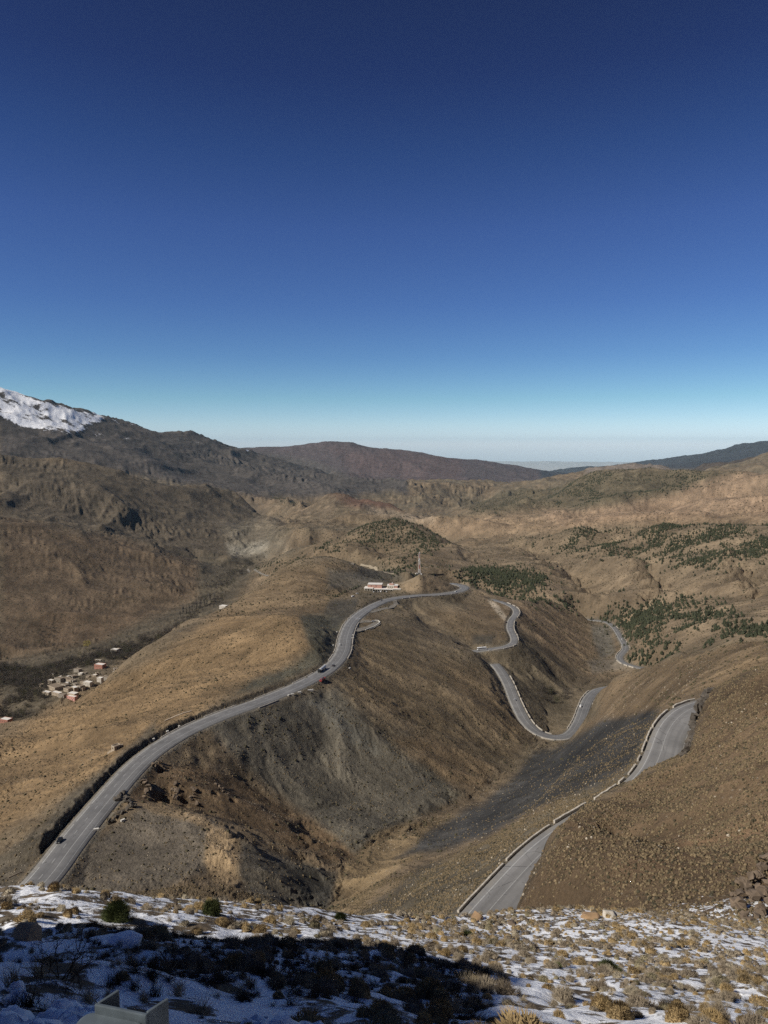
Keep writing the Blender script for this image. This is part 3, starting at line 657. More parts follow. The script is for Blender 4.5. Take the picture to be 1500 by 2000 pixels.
def grid_mesh(name):
    me = bpy.data.meshes.new(name)
    co = np.stack([X, Y, H], -1).reshape(-1, 3).astype(np.float32)
    i, j = np.meshgrid(np.arange(NR - 1), np.arange(NT - 1), indexing='ij'); a = (i * NT + j).ravel()
    q = np.stack([a, a + 1, a + NT + 1, a + NT], 1)
    # inner disc
    me.vertices.add(len(co) + 1); me.vertices.foreach_set('co', np.r_[co.ravel(), np.array([0, 0, -1.62], np.float32)])
    cidx = len(co); jj = np.arange(NT - 1); tri = np.stack([jj, np.full(NT - 1, cidx), jj + 1], 1)
    me.loops.add(q.size + tri.size); me.loops.foreach_set('vertex_index', np.r_[q.ravel(), tri.ravel()].astype(np.int32))
    me.polygons.add(len(q) + len(tri))
    me.polygons.foreach_set('loop_start', np.r_[np.arange(len(q)) * 4, q.size + np.arange(len(tri)) * 3].astype(np.int32))
    me.update(calc_edges=True)
    me.shade_smooth()
    def fa(nm, arr, last):
        at = me.attributes.new(nm, 'FLOAT', 'POINT'); at.data.foreach_set('value', np.r_[arr.ravel(), last].astype(np.float32))
    at = me.attributes.new('Col', 'FLOAT_COLOR', 'POINT')
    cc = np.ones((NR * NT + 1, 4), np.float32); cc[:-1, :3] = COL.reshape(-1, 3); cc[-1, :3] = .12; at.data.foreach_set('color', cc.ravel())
    fa('MidF', sm((Rg - 1100) / 900) * (1 - sm((Rg - 9000) / 6000)), 0); fa('Snow', SNOW, 0.8); fa('Far', (Rg > 2000).astype(np.float32), 0); fa('NearF', sm((95 - Rg) / 25), 1)
    return me
me = grid_mesh('mountain_terrain')
me.materials.append(g.m)
terr = bpy.data.objects.new('mountain_terrain', me); C.objects.link(terr); terr['kind'] = 'structure'
print('terrain mesh', time.time() - T0)

# ------------------------------------------------------------------ roads
def road_material(name, lines, base=(.155, .152, .150)):
    m = M(name); uv = m.n('UVMap').outputs[0]; sp = m.n('SeparateXYZ'); m.l(uv, sp.inputs[0]); U, V = sp.outputs[0], sp.outputs[1]
    co = m.n('TexCoord').outputs['Object']
    f1 = m.noise(co, 1 / 12, 6, .6); f2 = m.noise(co, 2.5, 5, .6)
    c = m.mix(m.ramp(f1, .3, .7), tuple(v * .68 for v in base), tuple(v * 1.25 for v in base))
    c = m.mix(m.math('MULTIPLY', m.ramp(f2, .35, .75), .25), c, tuple(v * 1.5 for v in base))
    def band_(u0, half, soft=.02):
        d = m.math('ABSOLUTE', m.math('SUBTRACT', U, u0)); return m.math('SUBTRACT', 1.0, m.ramp(d, half, half + soft), True)
    # long streaks of worn asphalt following the lanes
    mp = m.n('CombineXYZ'); m.l(m.math('MULTIPLY', U, .9), mp.inputs[0]); m.l(m.math('MULTIPLY', V, .012), mp.inputs[1])
    st_ = m.noise(mp.outputs[0], 1.0, 4, .6)
    c = m.mix(m.math('MULTIPLY', m.ramp(st_, .45, .65), .5), c, tuple(v * .62 for v in base))
    vc = m.n('TexVoronoi', feature='DISTANCE_TO_EDGE'); vc.inputs['Scale'].default_value = .14; m.l(co, vc.inputs['Vector'])
    wob = m.noise(co, .6, 4)
    crk = m.math('MULTIPLY', m.math('LESS_THAN', m.math('ADD', vc.outputs['Distance'], m.math('MULTIPLY', wob, .05)), .034), m.math('GREATER_THAN', f1, .52))
    c = m.mix(m.math('MULTIPLY', crk, .6), c, (.035, .035, .035))
    W_ = None
    for kind, u0, half, col, per, duty in lines:
        b_ = band_(u0, half)
        if kind == 'e' and half > .5: b_ = m.math('MULTIPLY', band_(u0, half, .8), m.ramp(m.noise(co, .35, 6, .7), .38, .58))
        if per:
            ph = m.math('FRACT', m.math('DIVIDE', V, per)); b_ = m.math('MULTIPLY', b_, m.math('LESS_THAN', ph, duty))
        wear = m.ramp(m.noise(co, .5, 5, .7), .2, .4) if half > .5 else m.ramp(m.noise(co, 1.1, 5, .7), .30, .55)
        b_ = m.math('MULTIPLY', b_, m.math('ADD', m.math('MULTIPLY', wear, .65), .2))
        c = m.mix(b_, c, col)
    m.l(c, m.b.inputs['Base Color']); m.b.inputs['Roughness'].default_value = .85
    return m.m
WHT = (.37, .37, .355); DUST = (.22, .205, .18)
def dustlines(w): return [('e', -w / 2, .9, DUST, 0, 0), ('e', w / 2, .9, DUST, 0, 0)]
RM = {
 'ridge': road_material('ridge_asphalt', dustlines(15) + [('e', -5.6, .20, WHT, 39 / 2, .85), ('e', 5.6, .16, WHT, 0, 0), ('d', -1.6, .14, WHT, 13, .30), ('d', 1.9, .14, WHT, 0, 0)]),
 'east': road_material('east_asphalt', dustlines(9.5) + [('e', -3.9, .14, WHT, 0, 0), ('e', 3.9, .14, WHT, 0, 0), ('d', 0, .12, WHT, 13, .4)]),
 'valley': road_material('valley_asphalt', dustlines(12.5) + [('e', -5, .15, WHT, 0, 0), ('e', 5, .15, WHT, 0, 0), ('d', -1, .12, WHT, 0, 0)]),
 'far': road_material('far_asphalt', dustlines(9.5) + [('e', -3.9, .14, WHT, 0, 0), ('e', 3.9, .14, WHT, 0, 0), ('d', 0, .14, WHT, 0, 0)]),
 'near': road_material('near_asphalt', dustlines(11.5) + [('e', -4.3, .11, WHT, 0, 0), ('e', 4.9, .11, WHT, 0, 0), ('d', -1.2, .07, WHT, 0, 0)], (.185, .180, .175)),
}
def mesh_from(name, V, Fc, mat, uvs=None, smooth=False):
    me = bpy.data.meshes.new(name); me.from_pydata([tuple(map(float, v)) for v in V], [], Fc)
    if mat is not None: me.materials.append(mat)
    if uvs is not None:
        l = me.uv_layers.new(name='UVMap'); k = 0
        for f in Fc:
            for v in f: l.data[k].uv = uvs[v]; k += 1
    if smooth: me.shade_smooth()
    me.update(); return me
def build_road(name, rd, mat):
    c = rd['c']; t = np.gradient(c[:, :2], axis=0); t /= np.linalg.norm(t, axis=1)[:, None]
    nx, ny = t[:, 1], -t[:, 0]                       # right hand side
    w_ = rd['w']; offs = [(-w_ / 2 - .5, -1.0), (-w_ / 2, -.02), (-w_ / 4, .03), (0, .06), (w_ / 4, .03), (w_ / 2, -.02), (w_ / 2 + .5, -1.0)]
    V, uv, Fc = [], [], []
    m = len(offs)
    for k in range(len(c)):
        for o, dz in offs:
            V.append((c[k, 0] + nx[k] * o, c[k, 1] + ny[k] * o, c[k, 2] + dz)); uv.append((o, rd['s'][k]))
    for k in range(len(c) - 1):
        for q in range(m - 1):
            a = k * m + q; Fc.append((a, a + 1, a + m + 1, a + m))
    me = mesh_from('mountain_road', V, Fc, mat, uv, True)
    o = bpy.data.objects.new('mountain_road', me); C.objects.link(o); o['kind'] = 'structure'; rd['t'] = t; rd['n'] = np.stack([nx, ny], 1)
    return o
for nm in ROADS: build_road(nm, ROADS[nm], RM[nm])
print('roads', time.time() - T0)
# ------------------------------------------------------------------ mesh toolkit
class MB:
    def __init__(s): s.v = []; s.f = []
    def add(s, V, Fc):
        o = len(s.v); s.v += [tuple(map(float, p)) for p in V]; s.f += [tuple(i + o for i in f) for f in Fc]; return s
    def box(s, c, d, rz=0.0, taper=1.0):
        cx, cy, cz = c; a, b, h = d[0] / 2, d[1] / 2, d[2] / 2; cr, sr = math.cos(rz), math.sin(rz); V = []
        for z, k in ((-h, 1), (h, taper)):
            for x, y in ((-a, -b), (a, -b), (a, b), (-a, b)):
                x *= k; y *= k; V.append((cx + x * cr - y * sr, cy + x * sr + y * cr, cz + z))
        return s.add(V, [(3, 2, 1, 0), (4, 5, 6, 7), (0, 1, 5, 4), (1, 2, 6, 5), (2, 3, 7, 6), (3, 0, 4, 7)])
    def tube(s, a, b, r0, r1=None, n=8):
        a, b = Vector(a), Vector(b); r1 = r0 if r1 is None else r1; d = (b - a).normalized()
        u = d.orthogonal().normalized(); w_ = d.cross(u); V = []
        for p, r in ((a, r0), (b, r1)):
            for k in range(n):
                t = 2 * math.pi * k / n; V.append(p + u * math.cos(t) * r + w_ * math.sin(t) * r)
        Fc = [(k, (k + 1) % n, n + (k + 1) % n, n + k) for k in range(n)] + [tuple(range(n - 1, -1, -1)), tuple(range(n, 2 * n))]
        return s.add(V, Fc)
    def extrude(s, prof, y0, y1, inset=None):
        """profile in x,z extruded along y; inset(z) narrows the upper part"""
        n = len(prof); V = []
        for y, sg in ((y0, 1), (y1, -1)):
            for x, z in prof: V.append((x, y + sg * (inset(z) if inset else 0), z))
        Fc = [(k, n + k, n + (k + 1) % n, (k + 1) % n) for k in range(n)] + [tuple(range(n)), tuple(range(2 * n - 1, n - 1, -1))]
        return s.add(V, Fc)
    def mesh(s, name, mat, smooth=False, bevel=0):
        me = bpy.data.meshes.new(name); me.from_pydata(s.v, [], s.f)
        import bmesh
        bm = bmesh.new(); bm.from_mesh(me); bmesh.ops.recalc_face_normals(bm, faces=bm.faces)
        if bevel: bmesh.ops.bevel(bm, geom=bm.edges, offset=bevel, segments=2, affect='EDGES', profile=.6)
        bm.to_mesh(me); bm.free()
        if smooth: me.shade_smooth()
        me.materials.append(mat); return me
    def build(s, name, mat, parent=None, smooth=False, bevel=0):
        o = bpy.data.objects.new(name, s.mesh(name, mat, smooth, bevel)); C.objects.link(o)
        if parent: o.parent = parent
        return o
def tag(o, label, cat, group=None, kind=None):
    if label: o['label'] = label
    if cat: o['category'] = cat
    if group: o['group'] = group
    if kind: o['kind'] = kind
    return o
def empty(name, loc, rz=0):
    o = bpy.data.objects.new(name, None); C.objects.link(o); o.location = loc; o.rotation_euler = (0, 0, rz); o.empty_display_size = .3; return o
def copy_tree(o, parent=None):
    c = o.copy(); C.objects.link(c); c.parent = parent
    for ch in [q for q in bpy.data.objects if q.parent == o]: copy_tree(ch, c)
    return c

# big merged scatter (only for masses nobody could count)
def scatter(name, variants, pos, size, rot, mat, tint=None, zs=None):
    """variants: list of (V, F tri array); pos (n,3)"""
    n = len(pos); pick = rng.integers(0, len(variants), n); VV, FF, TT = [], [], []; off = 0
    for k, (V, Fc) in enumerate(variants):
        ids = np.where(pick == k)[0]
        if not len(ids): continue
        V = np.asarray(V, np.float32); Fc = np.asarray(Fc, np.int32)
        c, s_ = np.cos(rot[ids])[:, None], np.sin(rot[ids])[:, None]
        sx = size[ids][:, None]; sz = sx if zs is None else (size * zs)[ids][:, None]
        x = (V[None, :, 0] * c - V[None, :, 1] * s_) * sx + pos[ids][:, None, 0]
        y = (V[None, :, 0] * s_ + V[None, :, 1] * c) * sx + pos[ids][:, None, 1]
        z = V[None, :, 2] * sz + pos[ids][:, None, 2]
        VV.append(np.stack([x, y, z], -1).reshape(-1, 3))
        FF.append((Fc[None] + (np.arange(len(ids)) * len(V))[:, None, None] + off).reshape(-1, 3)); off += len(ids) * len(V)
        TT.append(np.repeat((tint if tint is not None else rng.random(n))[ids], len(V)))
    V = np.concatenate(VV); Fc = np.concatenate(FF); T = np.concatenate(TT)
    me = bpy.data.meshes.new(name); me.vertices.add(len(V)); me.vertices.foreach_set('co', V.astype(np.float32).ravel())
    me.loops.add(Fc.size); me.loops.foreach_set('vertex_index', Fc.ravel().astype(np.int32))
    me.polygons.add(len(Fc)); me.polygons.foreach_set('loop_start', (np.arange(len(Fc)) * 3).astype(np.int32)); me.update(calc_edges=True)
    at = me.attributes.new('Tint', 'FLOAT', 'POINT'); at.data.foreach_set('value', T.astype(np.float32))
    me.materials.append(mat); o = bpy.data.objects.new(name, me); C.objects.link(o); o['kind'] = 'stuff'; return o
def leafy(name, a, b, c=None, rough=.9):
    """two-colour plant material: varies by the plant's own tint and by random patches"""
    m = M(name); t = m.n('Attribute', attribute_name='Tint').outputs['Fac']; oi = m.n('ObjectInfo').outputs['Random']
    co = m.n('TexCoord').outputs['Object']; nz = m.noise(co, 2.2, 4)
    k = m.math('FRACT', m.math('ADD', m.math('MULTIPLY', t, 3.7), m.math('MULTIPLY', oi, 5.3)))
    col = m.mix(k, a, b)
    if c: col = m.mix(m.math('GREATER_THAN', m.math('FRACT', m.math('MULTIPLY', k, 7.1)), .8), col, c)
    col = m.mix(1.0, col, m.mix(m.ramp(nz, .3, .7), (.65, .65, .65), (1.3, 1.3, 1.3)), 'MULTIPLY')
    m.l(col, m.b.inputs['Base Color']); m.b.inputs['Roughness'].default_value = rough
    try: m.b.inputs['Specular IOR Level'].default_value = .1
    except Exception: pass
    return m.m
def tri_arr(V, Fc):
    out = []
    for f in Fc:
        for k in range(1, len(f) - 1): out.append((f[0], f[k], f[k + 1]))
    return np.array(V, np.float32), np.array(out, np.int32)

# ------------------------------------------------------------------ plant shapes
def lump(seed, n=7, m=3):
    r_ = random.Random(seed); V = []; Fc = []
    for i in range(m):
        a = i / m * math.pi / 2
        for j in range(n):
            t = 2 * math.pi * (j + .5 * (i % 2)) / n; k = math.cos(a) * (1 + r_.uniform(-.25, .25)); V.append((k * math.cos(t) * .5, k * math.sin(t) * .5, math.sin(a) * .42 * (1 + r_.uniform(-.2, .2)) - .06))
    V.append((0, 0, .42)); top = len(V) - 1
    for i in range(m - 1):
        for j in range(n): a = i * n + j; b = i * n + (j + 1) % n; Fc.append((a, b, b + n, a + n))
    for j in range(n): Fc.append(((m - 1) * n + j, (m - 1) * n + (j + 1) % n, top))
    return tri_arr(V, Fc)
def cushion(seed, blades=420, tall=.55, spread=1.0, wdt=.016, length=.16, core=True):
    """rounded thorny cushion: a noisy dome with hundreds of fine blades standing out of it"""
    r_ = random.Random(seed); V, Fc = [], []
    lob = [(r_.uniform(0, 6.28), r_.uniform(.6, 1)) for _ in range(4)]
    def rad(t): return .5 * (1 + .16 * math.sin(2 * t + lob[0][0]) + .10 * math.sin(3 * t + lob[1][0]) + .06 * math.sin(7 * t + lob[2][0]))
    if core:
        n, m = 18, 6
        for i in range(m + 1):
            a = i / m * math.pi / 2
            for j in range(n):
                t = 2 * math.pi * j / n; k = math.cos(a) ** .7 * rad(t) * .88 * (1 + r_.uniform(-.09, .09)); V.append((k * math.cos(t), k * math.sin(t), math.sin(a) * tall * .82 * (1 + r_.uniform(-.12, .12)) - .08))
        for i in range(m):
            for j in range(n): a = i * n + j; b = i * n + (j + 1) % n; Fc.append((a, b, b + n, a + n))
    V = [tuple(v) for v in V]
    for _ in range(blades):
        t = r_.uniform(0, 6.2832); u = r_.random() ** .6; a = math.asin(min(1, u)) if core else r_.uniform(.5, 1.5)
        k = math.cos(a) ** .7 * rad(t) * .86; p = Vector((k * math.cos(t), k * math.sin(t), math.sin(a) * tall * .8)) if core else Vector((r_.gauss(0, .12), r_.gauss(0, .12), 0))
        nrm = Vector((math.cos(a) * math.cos(t), math.cos(a) * math.sin(t), math.sin(a) * .9 + .15)).normalized()
        nrm = (nrm + Vector((r_.gauss(0, .3), r_.gauss(0, .3), r_.gauss(0, .2)))).normalized() * spread
        sd = nrm.orthogonal().normalized() * wdt; L = length * r_.uniform(.5, 1.2); o = len(V)
        V += [tuple(p - sd - nrm * .03), tuple(p + sd - nrm * .03), tuple(p + nrm * L)]; Fc.append((o, o + 1, o + 2))
    return tri_arr(V, Fc)
def conifer(seed, tiers=5, n=7, h=1.0, wd=.42):
    r_ = random.Random(seed); V, Fc = [], []
    V += [(.025, 0, 0), (-.0125, .02, 0), (-.0125, -.02, 0), (0, 0, .4)]; Fc += [(0, 1, 3), (1, 2, 3), (2, 0, 3)]
    for q in range(tiers):
        z0 = .10 + .78 * q / tiers; z1 = z0 + .36 * (1 - q / tiers * .35); rr = wd * .5 * (1 - q / tiers) ** .75 + .03; o = len(V); V.append((r_.uniform(-.03, .03), r_.uniform(-.03, .03), min(1.0, z1)))
        ph = r_.random() * 6
        for j in range(n):
            t = ph + 2 * math.pi * j / n; k = rr * r_.uniform(.55, 1.25); V.append((k * math.cos(t), k * math.sin(t), z0 + r_.uniform(-.05, .05)))
        for j in range(n): Fc.append((o, o + 1 + j, o + 1 + (j + 1) % n))
    return tri_arr(V, Fc)
def broadleaf(seed, n=110, wd=.5, h=1.0, z0=.25, leaf=.055, limbs=7):
    r_ = random.Random(seed); V, Fc = [], []
    def st(a, b, r0, r1):
        a, b = Vector(a), Vector(b); d = (b - a).normalized(); u = d.orthogonal().normalized(); w2 = d.cross(u); o = len(V)
        for p, r in ((a, r0), (b, r1)):
            for k in range(3): V.append(tuple(p + (u * math.cos(2.094 * k) + w2 * math.sin(2.094 * k)) * r))
        for k in range(3): Fc.append((o + k, o + (k + 1) % 3, o + 3 + (k + 1) % 3, o + 3 + k))
    st((0, 0, -.03), (0, 0, h * .7), .022, .008)
    for k in range(limbs):
        t = r_.uniform(0, 6.28); z = r_.uniform(.2, .6) * h; st((0, 0, z), (math.cos(t) * wd * .42, math.sin(t) * wd * .42, min(h, z + r_.uniform(.2, .38))), .010, .003)
    for _ in range(n):
        while True:
            p = Vector((r_.uniform(-1, 1), r_.uniform(-1, 1), r_.uniform(-1, 1)))
            if p.length < 1: break
        p = Vector((p.x * wd * .5, p.y * wd * .5, z0 + (p.z + 1) * .5 * (h - z0)))
        a, b = Vector((r_.gauss(0, 1), r_.gauss(0, 1), r_.gauss(0, 1))).normalized() * leaf, Vector((r_.gauss(0, 1), r_.gauss(0, 1), r_.gauss(0, 1))).normalized() * leaf
        o = len(V); V += [tuple(p), tuple(p + a), tuple(p + b)]; Fc.append((o, o + 1, o + 2))
    return tri_arr(V, Fc)
def tri_mesh(name, vf, mat, tint=.5):
    V, Fc = vf; me = bpy.data.meshes.new(name); me.from_pydata(V.tolist(), [], Fc.tolist()); me.materials.append(mat)
    at = me.attributes.new('Tint', 'FLOAT', 'POINT'); at.data.foreach_set('value', np.full(len(V), tint, np.float32)); return me
def place(me, name, p, size, rz=0, sz=None, lean=0.0):
    o = bpy.data.objects.new(name, me); C.objects.link(o); o.location = p; o.scale = (size, size, size if sz is None else sz); o.rotation_euler = (lean * math.sin(rz * 3), lean * math.cos(rz * 5), rz); return o

# area-weighted sampling of ground inside a region drawn on the map
AREA = (np.gradient(RR)[:, None] * Rg * np.gradient(TH)[None, :]).astype(np.float64)
G1, G2 = grad(H); SLOPE = np.hypot(G1, G2)
def sample(poly, nmax, r0, r1, soft=6, clump=None, thr=.0):
    res = zone(poly, 'mask', soft, r0, r1)
    if res is None: return np.zeros((0, 3))
    m, k = res; wts = AREA[m] * k; x, y = X[m], Y[m]
    if clump: wts = wts * (fbm(x / clump, y / clump, 3, 71) > thr)
    wts = wts * (near_road[m] > 3)
    if wts.sum() <= 0: return np.zeros((0, 3))
    ids = rng.choice(len(wts), nmax, p=wts / wts.sum()); px = x[ids] + rng.normal(0, 1, nmax) * cell[m][ids] * .5; py = y[ids] + rng.normal(0, 1, nmax) * cell[m][ids] * .5
    return np.stack([px, py, zat(px, py)], 1)

# ------------------------------------------------------------------ conifers
pine_mat = leafy('pine_needles', (.044, .050, .030), (.062, .066, .038), (.034, .036, .022))
W_ = []
for poly, nn, r0, r1, cl, th_ in (
    ([(690, 1022), (720, 1018), (775, 1010), (825, 1025), (860, 1050), (820, 1068), (770, 1062), (735, 1075), (690, 1050)], 620, 1500, 2300, 60, -.25),
    ([(625, 1078), (640, 1062), (680, 1066), (690, 1085), (650, 1088)], 130, 1500, 2500, 40, -.3),
    ([(520, 1120), (545, 1098), (600, 1088), (590, 1102), (540, 1122)], 130, 1600, 2600, 40, -.3),
    ([(500, 1108), (530, 1100), (530, 1110), (505, 1118)], 40, 1900, 3000, None, 0),
    ([(800, 1085), (860, 1055), (870, 1062), (820, 1100), (860, 1120), (760, 1122), (740, 1105)], 90, 1200, 2000, 40, -.1),
    ([(900, 1125), (930, 1117), (1000, 1122), (1070, 1128), (1060, 1142), (1010, 1150), (975, 1165), (930, 1140), (905, 1135)], 620, 1150, 1650, None, 0),
    ([(1000, 1150), (1060, 1150), (1150, 1175), (1140, 1190), (1090, 1180), (1010, 1172)], 70, 1050, 1600, 25, 0),
    ([(1015, 1045), (1140, 1026), (1200, 1036), (1295, 1015), (1400, 1018), (1520, 1020), (1520, 1060), (1440, 1080), (1370, 1105), (1330, 1100), (1290, 1085), (1200, 1080), (1180, 1060), (1080, 1062), (1020, 1055)], 7500, 1350, 2300, 75, -.02),
    ([(1300, 1050), (1520, 1040), (1520, 1090), (1400, 1110), (1250, 1090)], 480, 1300, 2300, 50, -.3),
    ([(1100, 1060), (1280, 1080), (1420, 1110), (1300, 1120), (1100, 1080)], 60, 1300, 1900, 30, 0),
    ([(1180, 1205), (1215, 1180), (1240, 1195), (1290, 1170), (1300, 1180), (1290, 1215), (1260, 1240), (1235, 1255), (1215, 1235)], 330, 950, 1450, None, 0),
    ([(1235, 1290), (1270, 1262), (1300, 1265), (1310, 1290), (1250, 1297)], 60, 850, 1300, 25, -.2),
    ([(1290, 1190), (1340, 1180), (1400, 1200), (1510, 1220), (1510, 1255), (1440, 1245), (1370, 1220), (1400, 1255), (1330, 1230)], 190, 850, 1400, 35, -.05),
    ([(1310, 1165), (1400, 1170), (1450, 1200), (1350, 1190)], 30, 900, 1400, None, 0),
    ([(1250, 1240), (1330, 1250), (1340, 1285), (1260, 1280)], 30, 850, 1300, None, 0)):
    nn = nn if nn > 4000 else int(nn * 1.8)
    W_.append(sample(poly, nn, r0, r1, 16, cl, th_)); W_.append(sample(poly, int(nn * .12), r0, r1, 40, None, 0))
PT = np.concatenate(W_ + [w_ + rng.normal(0, 5, w_.shape) * (1, 1, 0) for w_ in W_ if len(w_) < 4000]); PT[:, 2] = zat(PT[:, 0], PT[:, 1]); pr = np.hypot(PT[:, 0], PT[:, 1]); psz = 2.6 + 4.8 * rng.random(len(PT)) ** 1.5
pv = [conifer(k, 4 + k % 2, 6 + k % 2, wd=.62 + .09 * (k % 3)) for k in range(6)]
order = np.argsort(-psz / pr); ind, rest = order[:290], order[290:]
pm = [tri_mesh('pine_tree', v, pine_mat, .3 + .1 * k) for k, v in enumerate(pv)]
for q, k in enumerate(ind):
    o = place(pm[q % 6], 'pine_tree', PT[k] - (0, 0, .3), psz[k], rng.uniform(0, 6))
    tag(o, 'dark green pine standing on the dry brown slopes beyond the roads', 'pine tree', 'pines scattered over the far slopes')
scatter('pine_wood', pv, PT[rest] - (0, 0, .3), psz[rest], rng.uniform(0, 6, len(rest)), pine_mat)
tag(bpy.data.objects['pine_wood'], 'pine woods thickening over the middle hills', 'woodland', None, 'stuff')
FT = np.concatenate([sample([(1070, 965), (1110, 940), (1160, 920), (1260, 912), (1440, 922), (1400, 945), (1330, 960), (1250, 965), (1150, 980), (1080, 985)], 5200, 3600, 6000, 5, 160, -.12),
                     sample([(900, 990), (1000, 972), (1060, 965), (1080, 990), (1000, 1002), (930, 1004)], 1500, 3600, 6800, 5, 160, -.2),
                     sample([(1440, 925), (1160, 925), (1140, 945), (1440, 935)], 800, 4500, 6000, 4, None, 0),
                     sample([(510, 965), (600, 965), (610, 985), (540, 985)], 260, 3500, 5600, 5, 100, -.1)])
fv = [conifer(30 + k, 2, 5, wd=.75) for k in range(3)]
o = scatter('distant_wood', fv, FT, rng.uniform(6, 12, len(FT)), rng.uniform(0, 6, len(FT)), pine_mat)
tag(o, 'dark woodland covering the flank of the distant rounded hill', 'woodland', None, 'stuff')
print('pines', len(PT), time.time() - T0)

# ------------------------------------------------------------------ bare valley trees, poplars
bare_mat = leafy('bare_twigs', (.105, .088, .078), (.070, .060, .048), (.085, .080, .045))
bv = [broadleaf(60 + k, 120, .85, 1.0, .12, .085) for k in range(4)]
BT = np.concatenate([sample([(-20, 1290), (60, 1310), (130, 1290), (230, 1265), (330, 1232), (350, 1225), (250, 1290), (160, 1300), (100, 1330), (90, 1380), (30, 1405), (-20, 1405)], 1700, 900, 2300, 5, 45, -.3),
                     sample([(60, 1225), (110, 1215), (130, 1260), (110, 1290), (80, 1270)], 60, 1000, 2300),
                     sample([(400, 1150), (440, 1120), (500, 1085), (520, 1085), (480, 1110), (440, 1150), (440, 1180), (390, 1200), (340, 1230)], 420, 1600, 3200, 5, 40, -.2),
                     sample([(1060, 1345), (1110, 1350), (1105, 1375), (1070, 1375), (1040, 1350)], 16, 700, 1200)])
br = np.hypot(BT[:, 0], BT[:, 1]); bs = rng.uniform(5, 11, len(BT)); order = np.argsort(-bs / br); ind, rest = order[:200], order[200:]
bm_ = [tri_mesh('bare_tree', v, bare_mat, .2 * k) for k, v in enumerate(bv)]
for q, k in enumerate(ind):
    o = place(bm_[q % 4], 'bare_tree', BT[k] - (0, 0, .2), bs[k], rng.uniform(0, 6))
    tag(o, 'leafless grey brown tree growing along a valley stream', 'tree', 'bare trees in the valley bottoms')
tag(scatter('bare_grove', bv, BT[rest] - (0, 0, .2), bs[rest], rng.uniform(0, 6, len(rest)), bare_mat), 'thickets of leafless trees filling the valley bottom', 'grove', None, 'stuff')
pop = broadleaf(80, 160, .20, 1.0, .08, .07, 9); pop_me = tri_mesh('poplar_tree', pop, leafy('poplar_twigs', (.20, .175, .15), (.14, .125, .105)), .4)
for k in range(16):
    p = hit(352 + k * 4.3 + rng.uniform(-2, 2), 1205 - k * 2.2 + rng.uniform(-3, 3), 1500)
    if p is None: continue
    o = place(pop_me, 'poplar_tree', p - Vector((0, 0, .3)), rng.uniform(17, 24), rng.uniform(0, 6))
    tag(o, 'tall thin bare poplar in the row by the valley stream', 'poplar', 'poplars standing by the stream')
yt = hit(170, 1268, 1050)
o = place(tri_mesh('yellow_tree', broadleaf(91, 260, .85, 1.0, .2, .07), leafy('yellow_leaves', (.34, .28, .07), (.26, .22, .06)), .4), 'yellow_tree', yt, 20, 1.0)
tag(o, 'big round tree with yellow autumn leaves above the village', 'tree')

# ------------------------------------------------------------------ low scrub over the slopes
scrub_mat = leafy('dry_scrub', (.195, .148, .088), (.112, .086, .052), (.058, .051, .033))
dark_mat = leafy('dark_scrub', (.060, .055, .034), (.085, .072, .044))
lv = [lump(k, 6, 2) for k in range(5)]
vis = (np.abs(TH)[None, :] < R(33)) & (PY < 2100)
def scrub(nm, mat, n, r0, r1, s0, s1, clump, thr, seed, label, slate=.35):
    m = (Rg > r0) & (Rg < r1) & vis; lum = COL[m].sum(-1)
    wts = AREA[m] * (.12 + .88 * (fbm(X[m] / clump, Y[m] / clump, 3, seed) > thr)) * (near_road[m] > 1.0) * np.where(lum < .30, slate, 1.0) * np.where(SLOPE[m] > 1.4, .2, 1)
    ids = rng.choice(len(wts), n, p=wts / wts.sum()); cc = cell[m][ids]
    x = X[m][ids] + rng.normal(0, 1, n) * cc * .5; y = Y[m][ids] + rng.normal(0, 1, n) * cc * .5
    s_ = s0 * (s1 / s0) ** (rng.random(n) ** 1.6)
    o = scatter(nm, lv, np.stack([x, y, zat(x, y) + .02 * s_], 1), s_, rng.uniform(0, 6, n), mat, zs=rng.uniform(.8, 1.3, n)); tag(o, label, 'scrub', None, 'stuff')
scrub('low_scrub', scrub_mat, 150000, 84, 290, .20, .70, 5, -.25, 201, 'dry brown scrub tufts covering the near slopes')
scrub('low_scrub', scrub_mat, 26000, 290, 800, .45, 1.3, 16, -.1, 202, 'dry scrub dotted over the ridge flanks')
scrub('dark_bushes', dark_mat, 5000, 250, 900, .9, 2.2, 30, .05, 203, 'small dark bushes dotted over the ridges')
scrub('dark_bushes', dark_mat, 30000, 900, 2300, 1.2, 3.2, 60, -.15, 204, 'small dark bushes dotted over the middle distance slopes')
scrub('distant_bushes', dark_mat, 24000, 2300, 5200, 2.5, 6.0, 160, -.1, 209, 'dark bushes dotted over the farther hills')
stone_mat = plain('pale_stone', (.36, .31, .24), .9, 0, .3, 2)
def stones(n, r0, r1, s0, s1, clump, thr, seed):
    m = (Rg > r0) & (Rg < r1) & vis; wts = AREA[m] * (fbm(X[m] / clump, Y[m] / clump, 3, seed) > thr) * (near_road[m] > .5) * np.where(COL[m].sum(-1) < .22, .25, 1)
    ids = rng.choice(len(wts), n, p=wts / wts.sum()); cc = cell[m][ids]; x = X[m][ids] + rng.normal(0, 1, n) * cc * .5; y = Y[m][ids] + rng.normal(0, 1, n) * cc * .5
    o = scatter('loose_stones', [lump(300 + k, 5, 2) for k in range(3)], np.stack([x, y, zat(x, y)], 1), rng.uniform(s0, s1, n), rng.uniform(0, 6, n), stone_mat); tag(o, 'pale loose stones lying on the slopes', 'stones', None, 'stuff')
stones(3200, 84, 520, .15, .75, 20, .12, 205)
print('scrub', time.time() - T0)
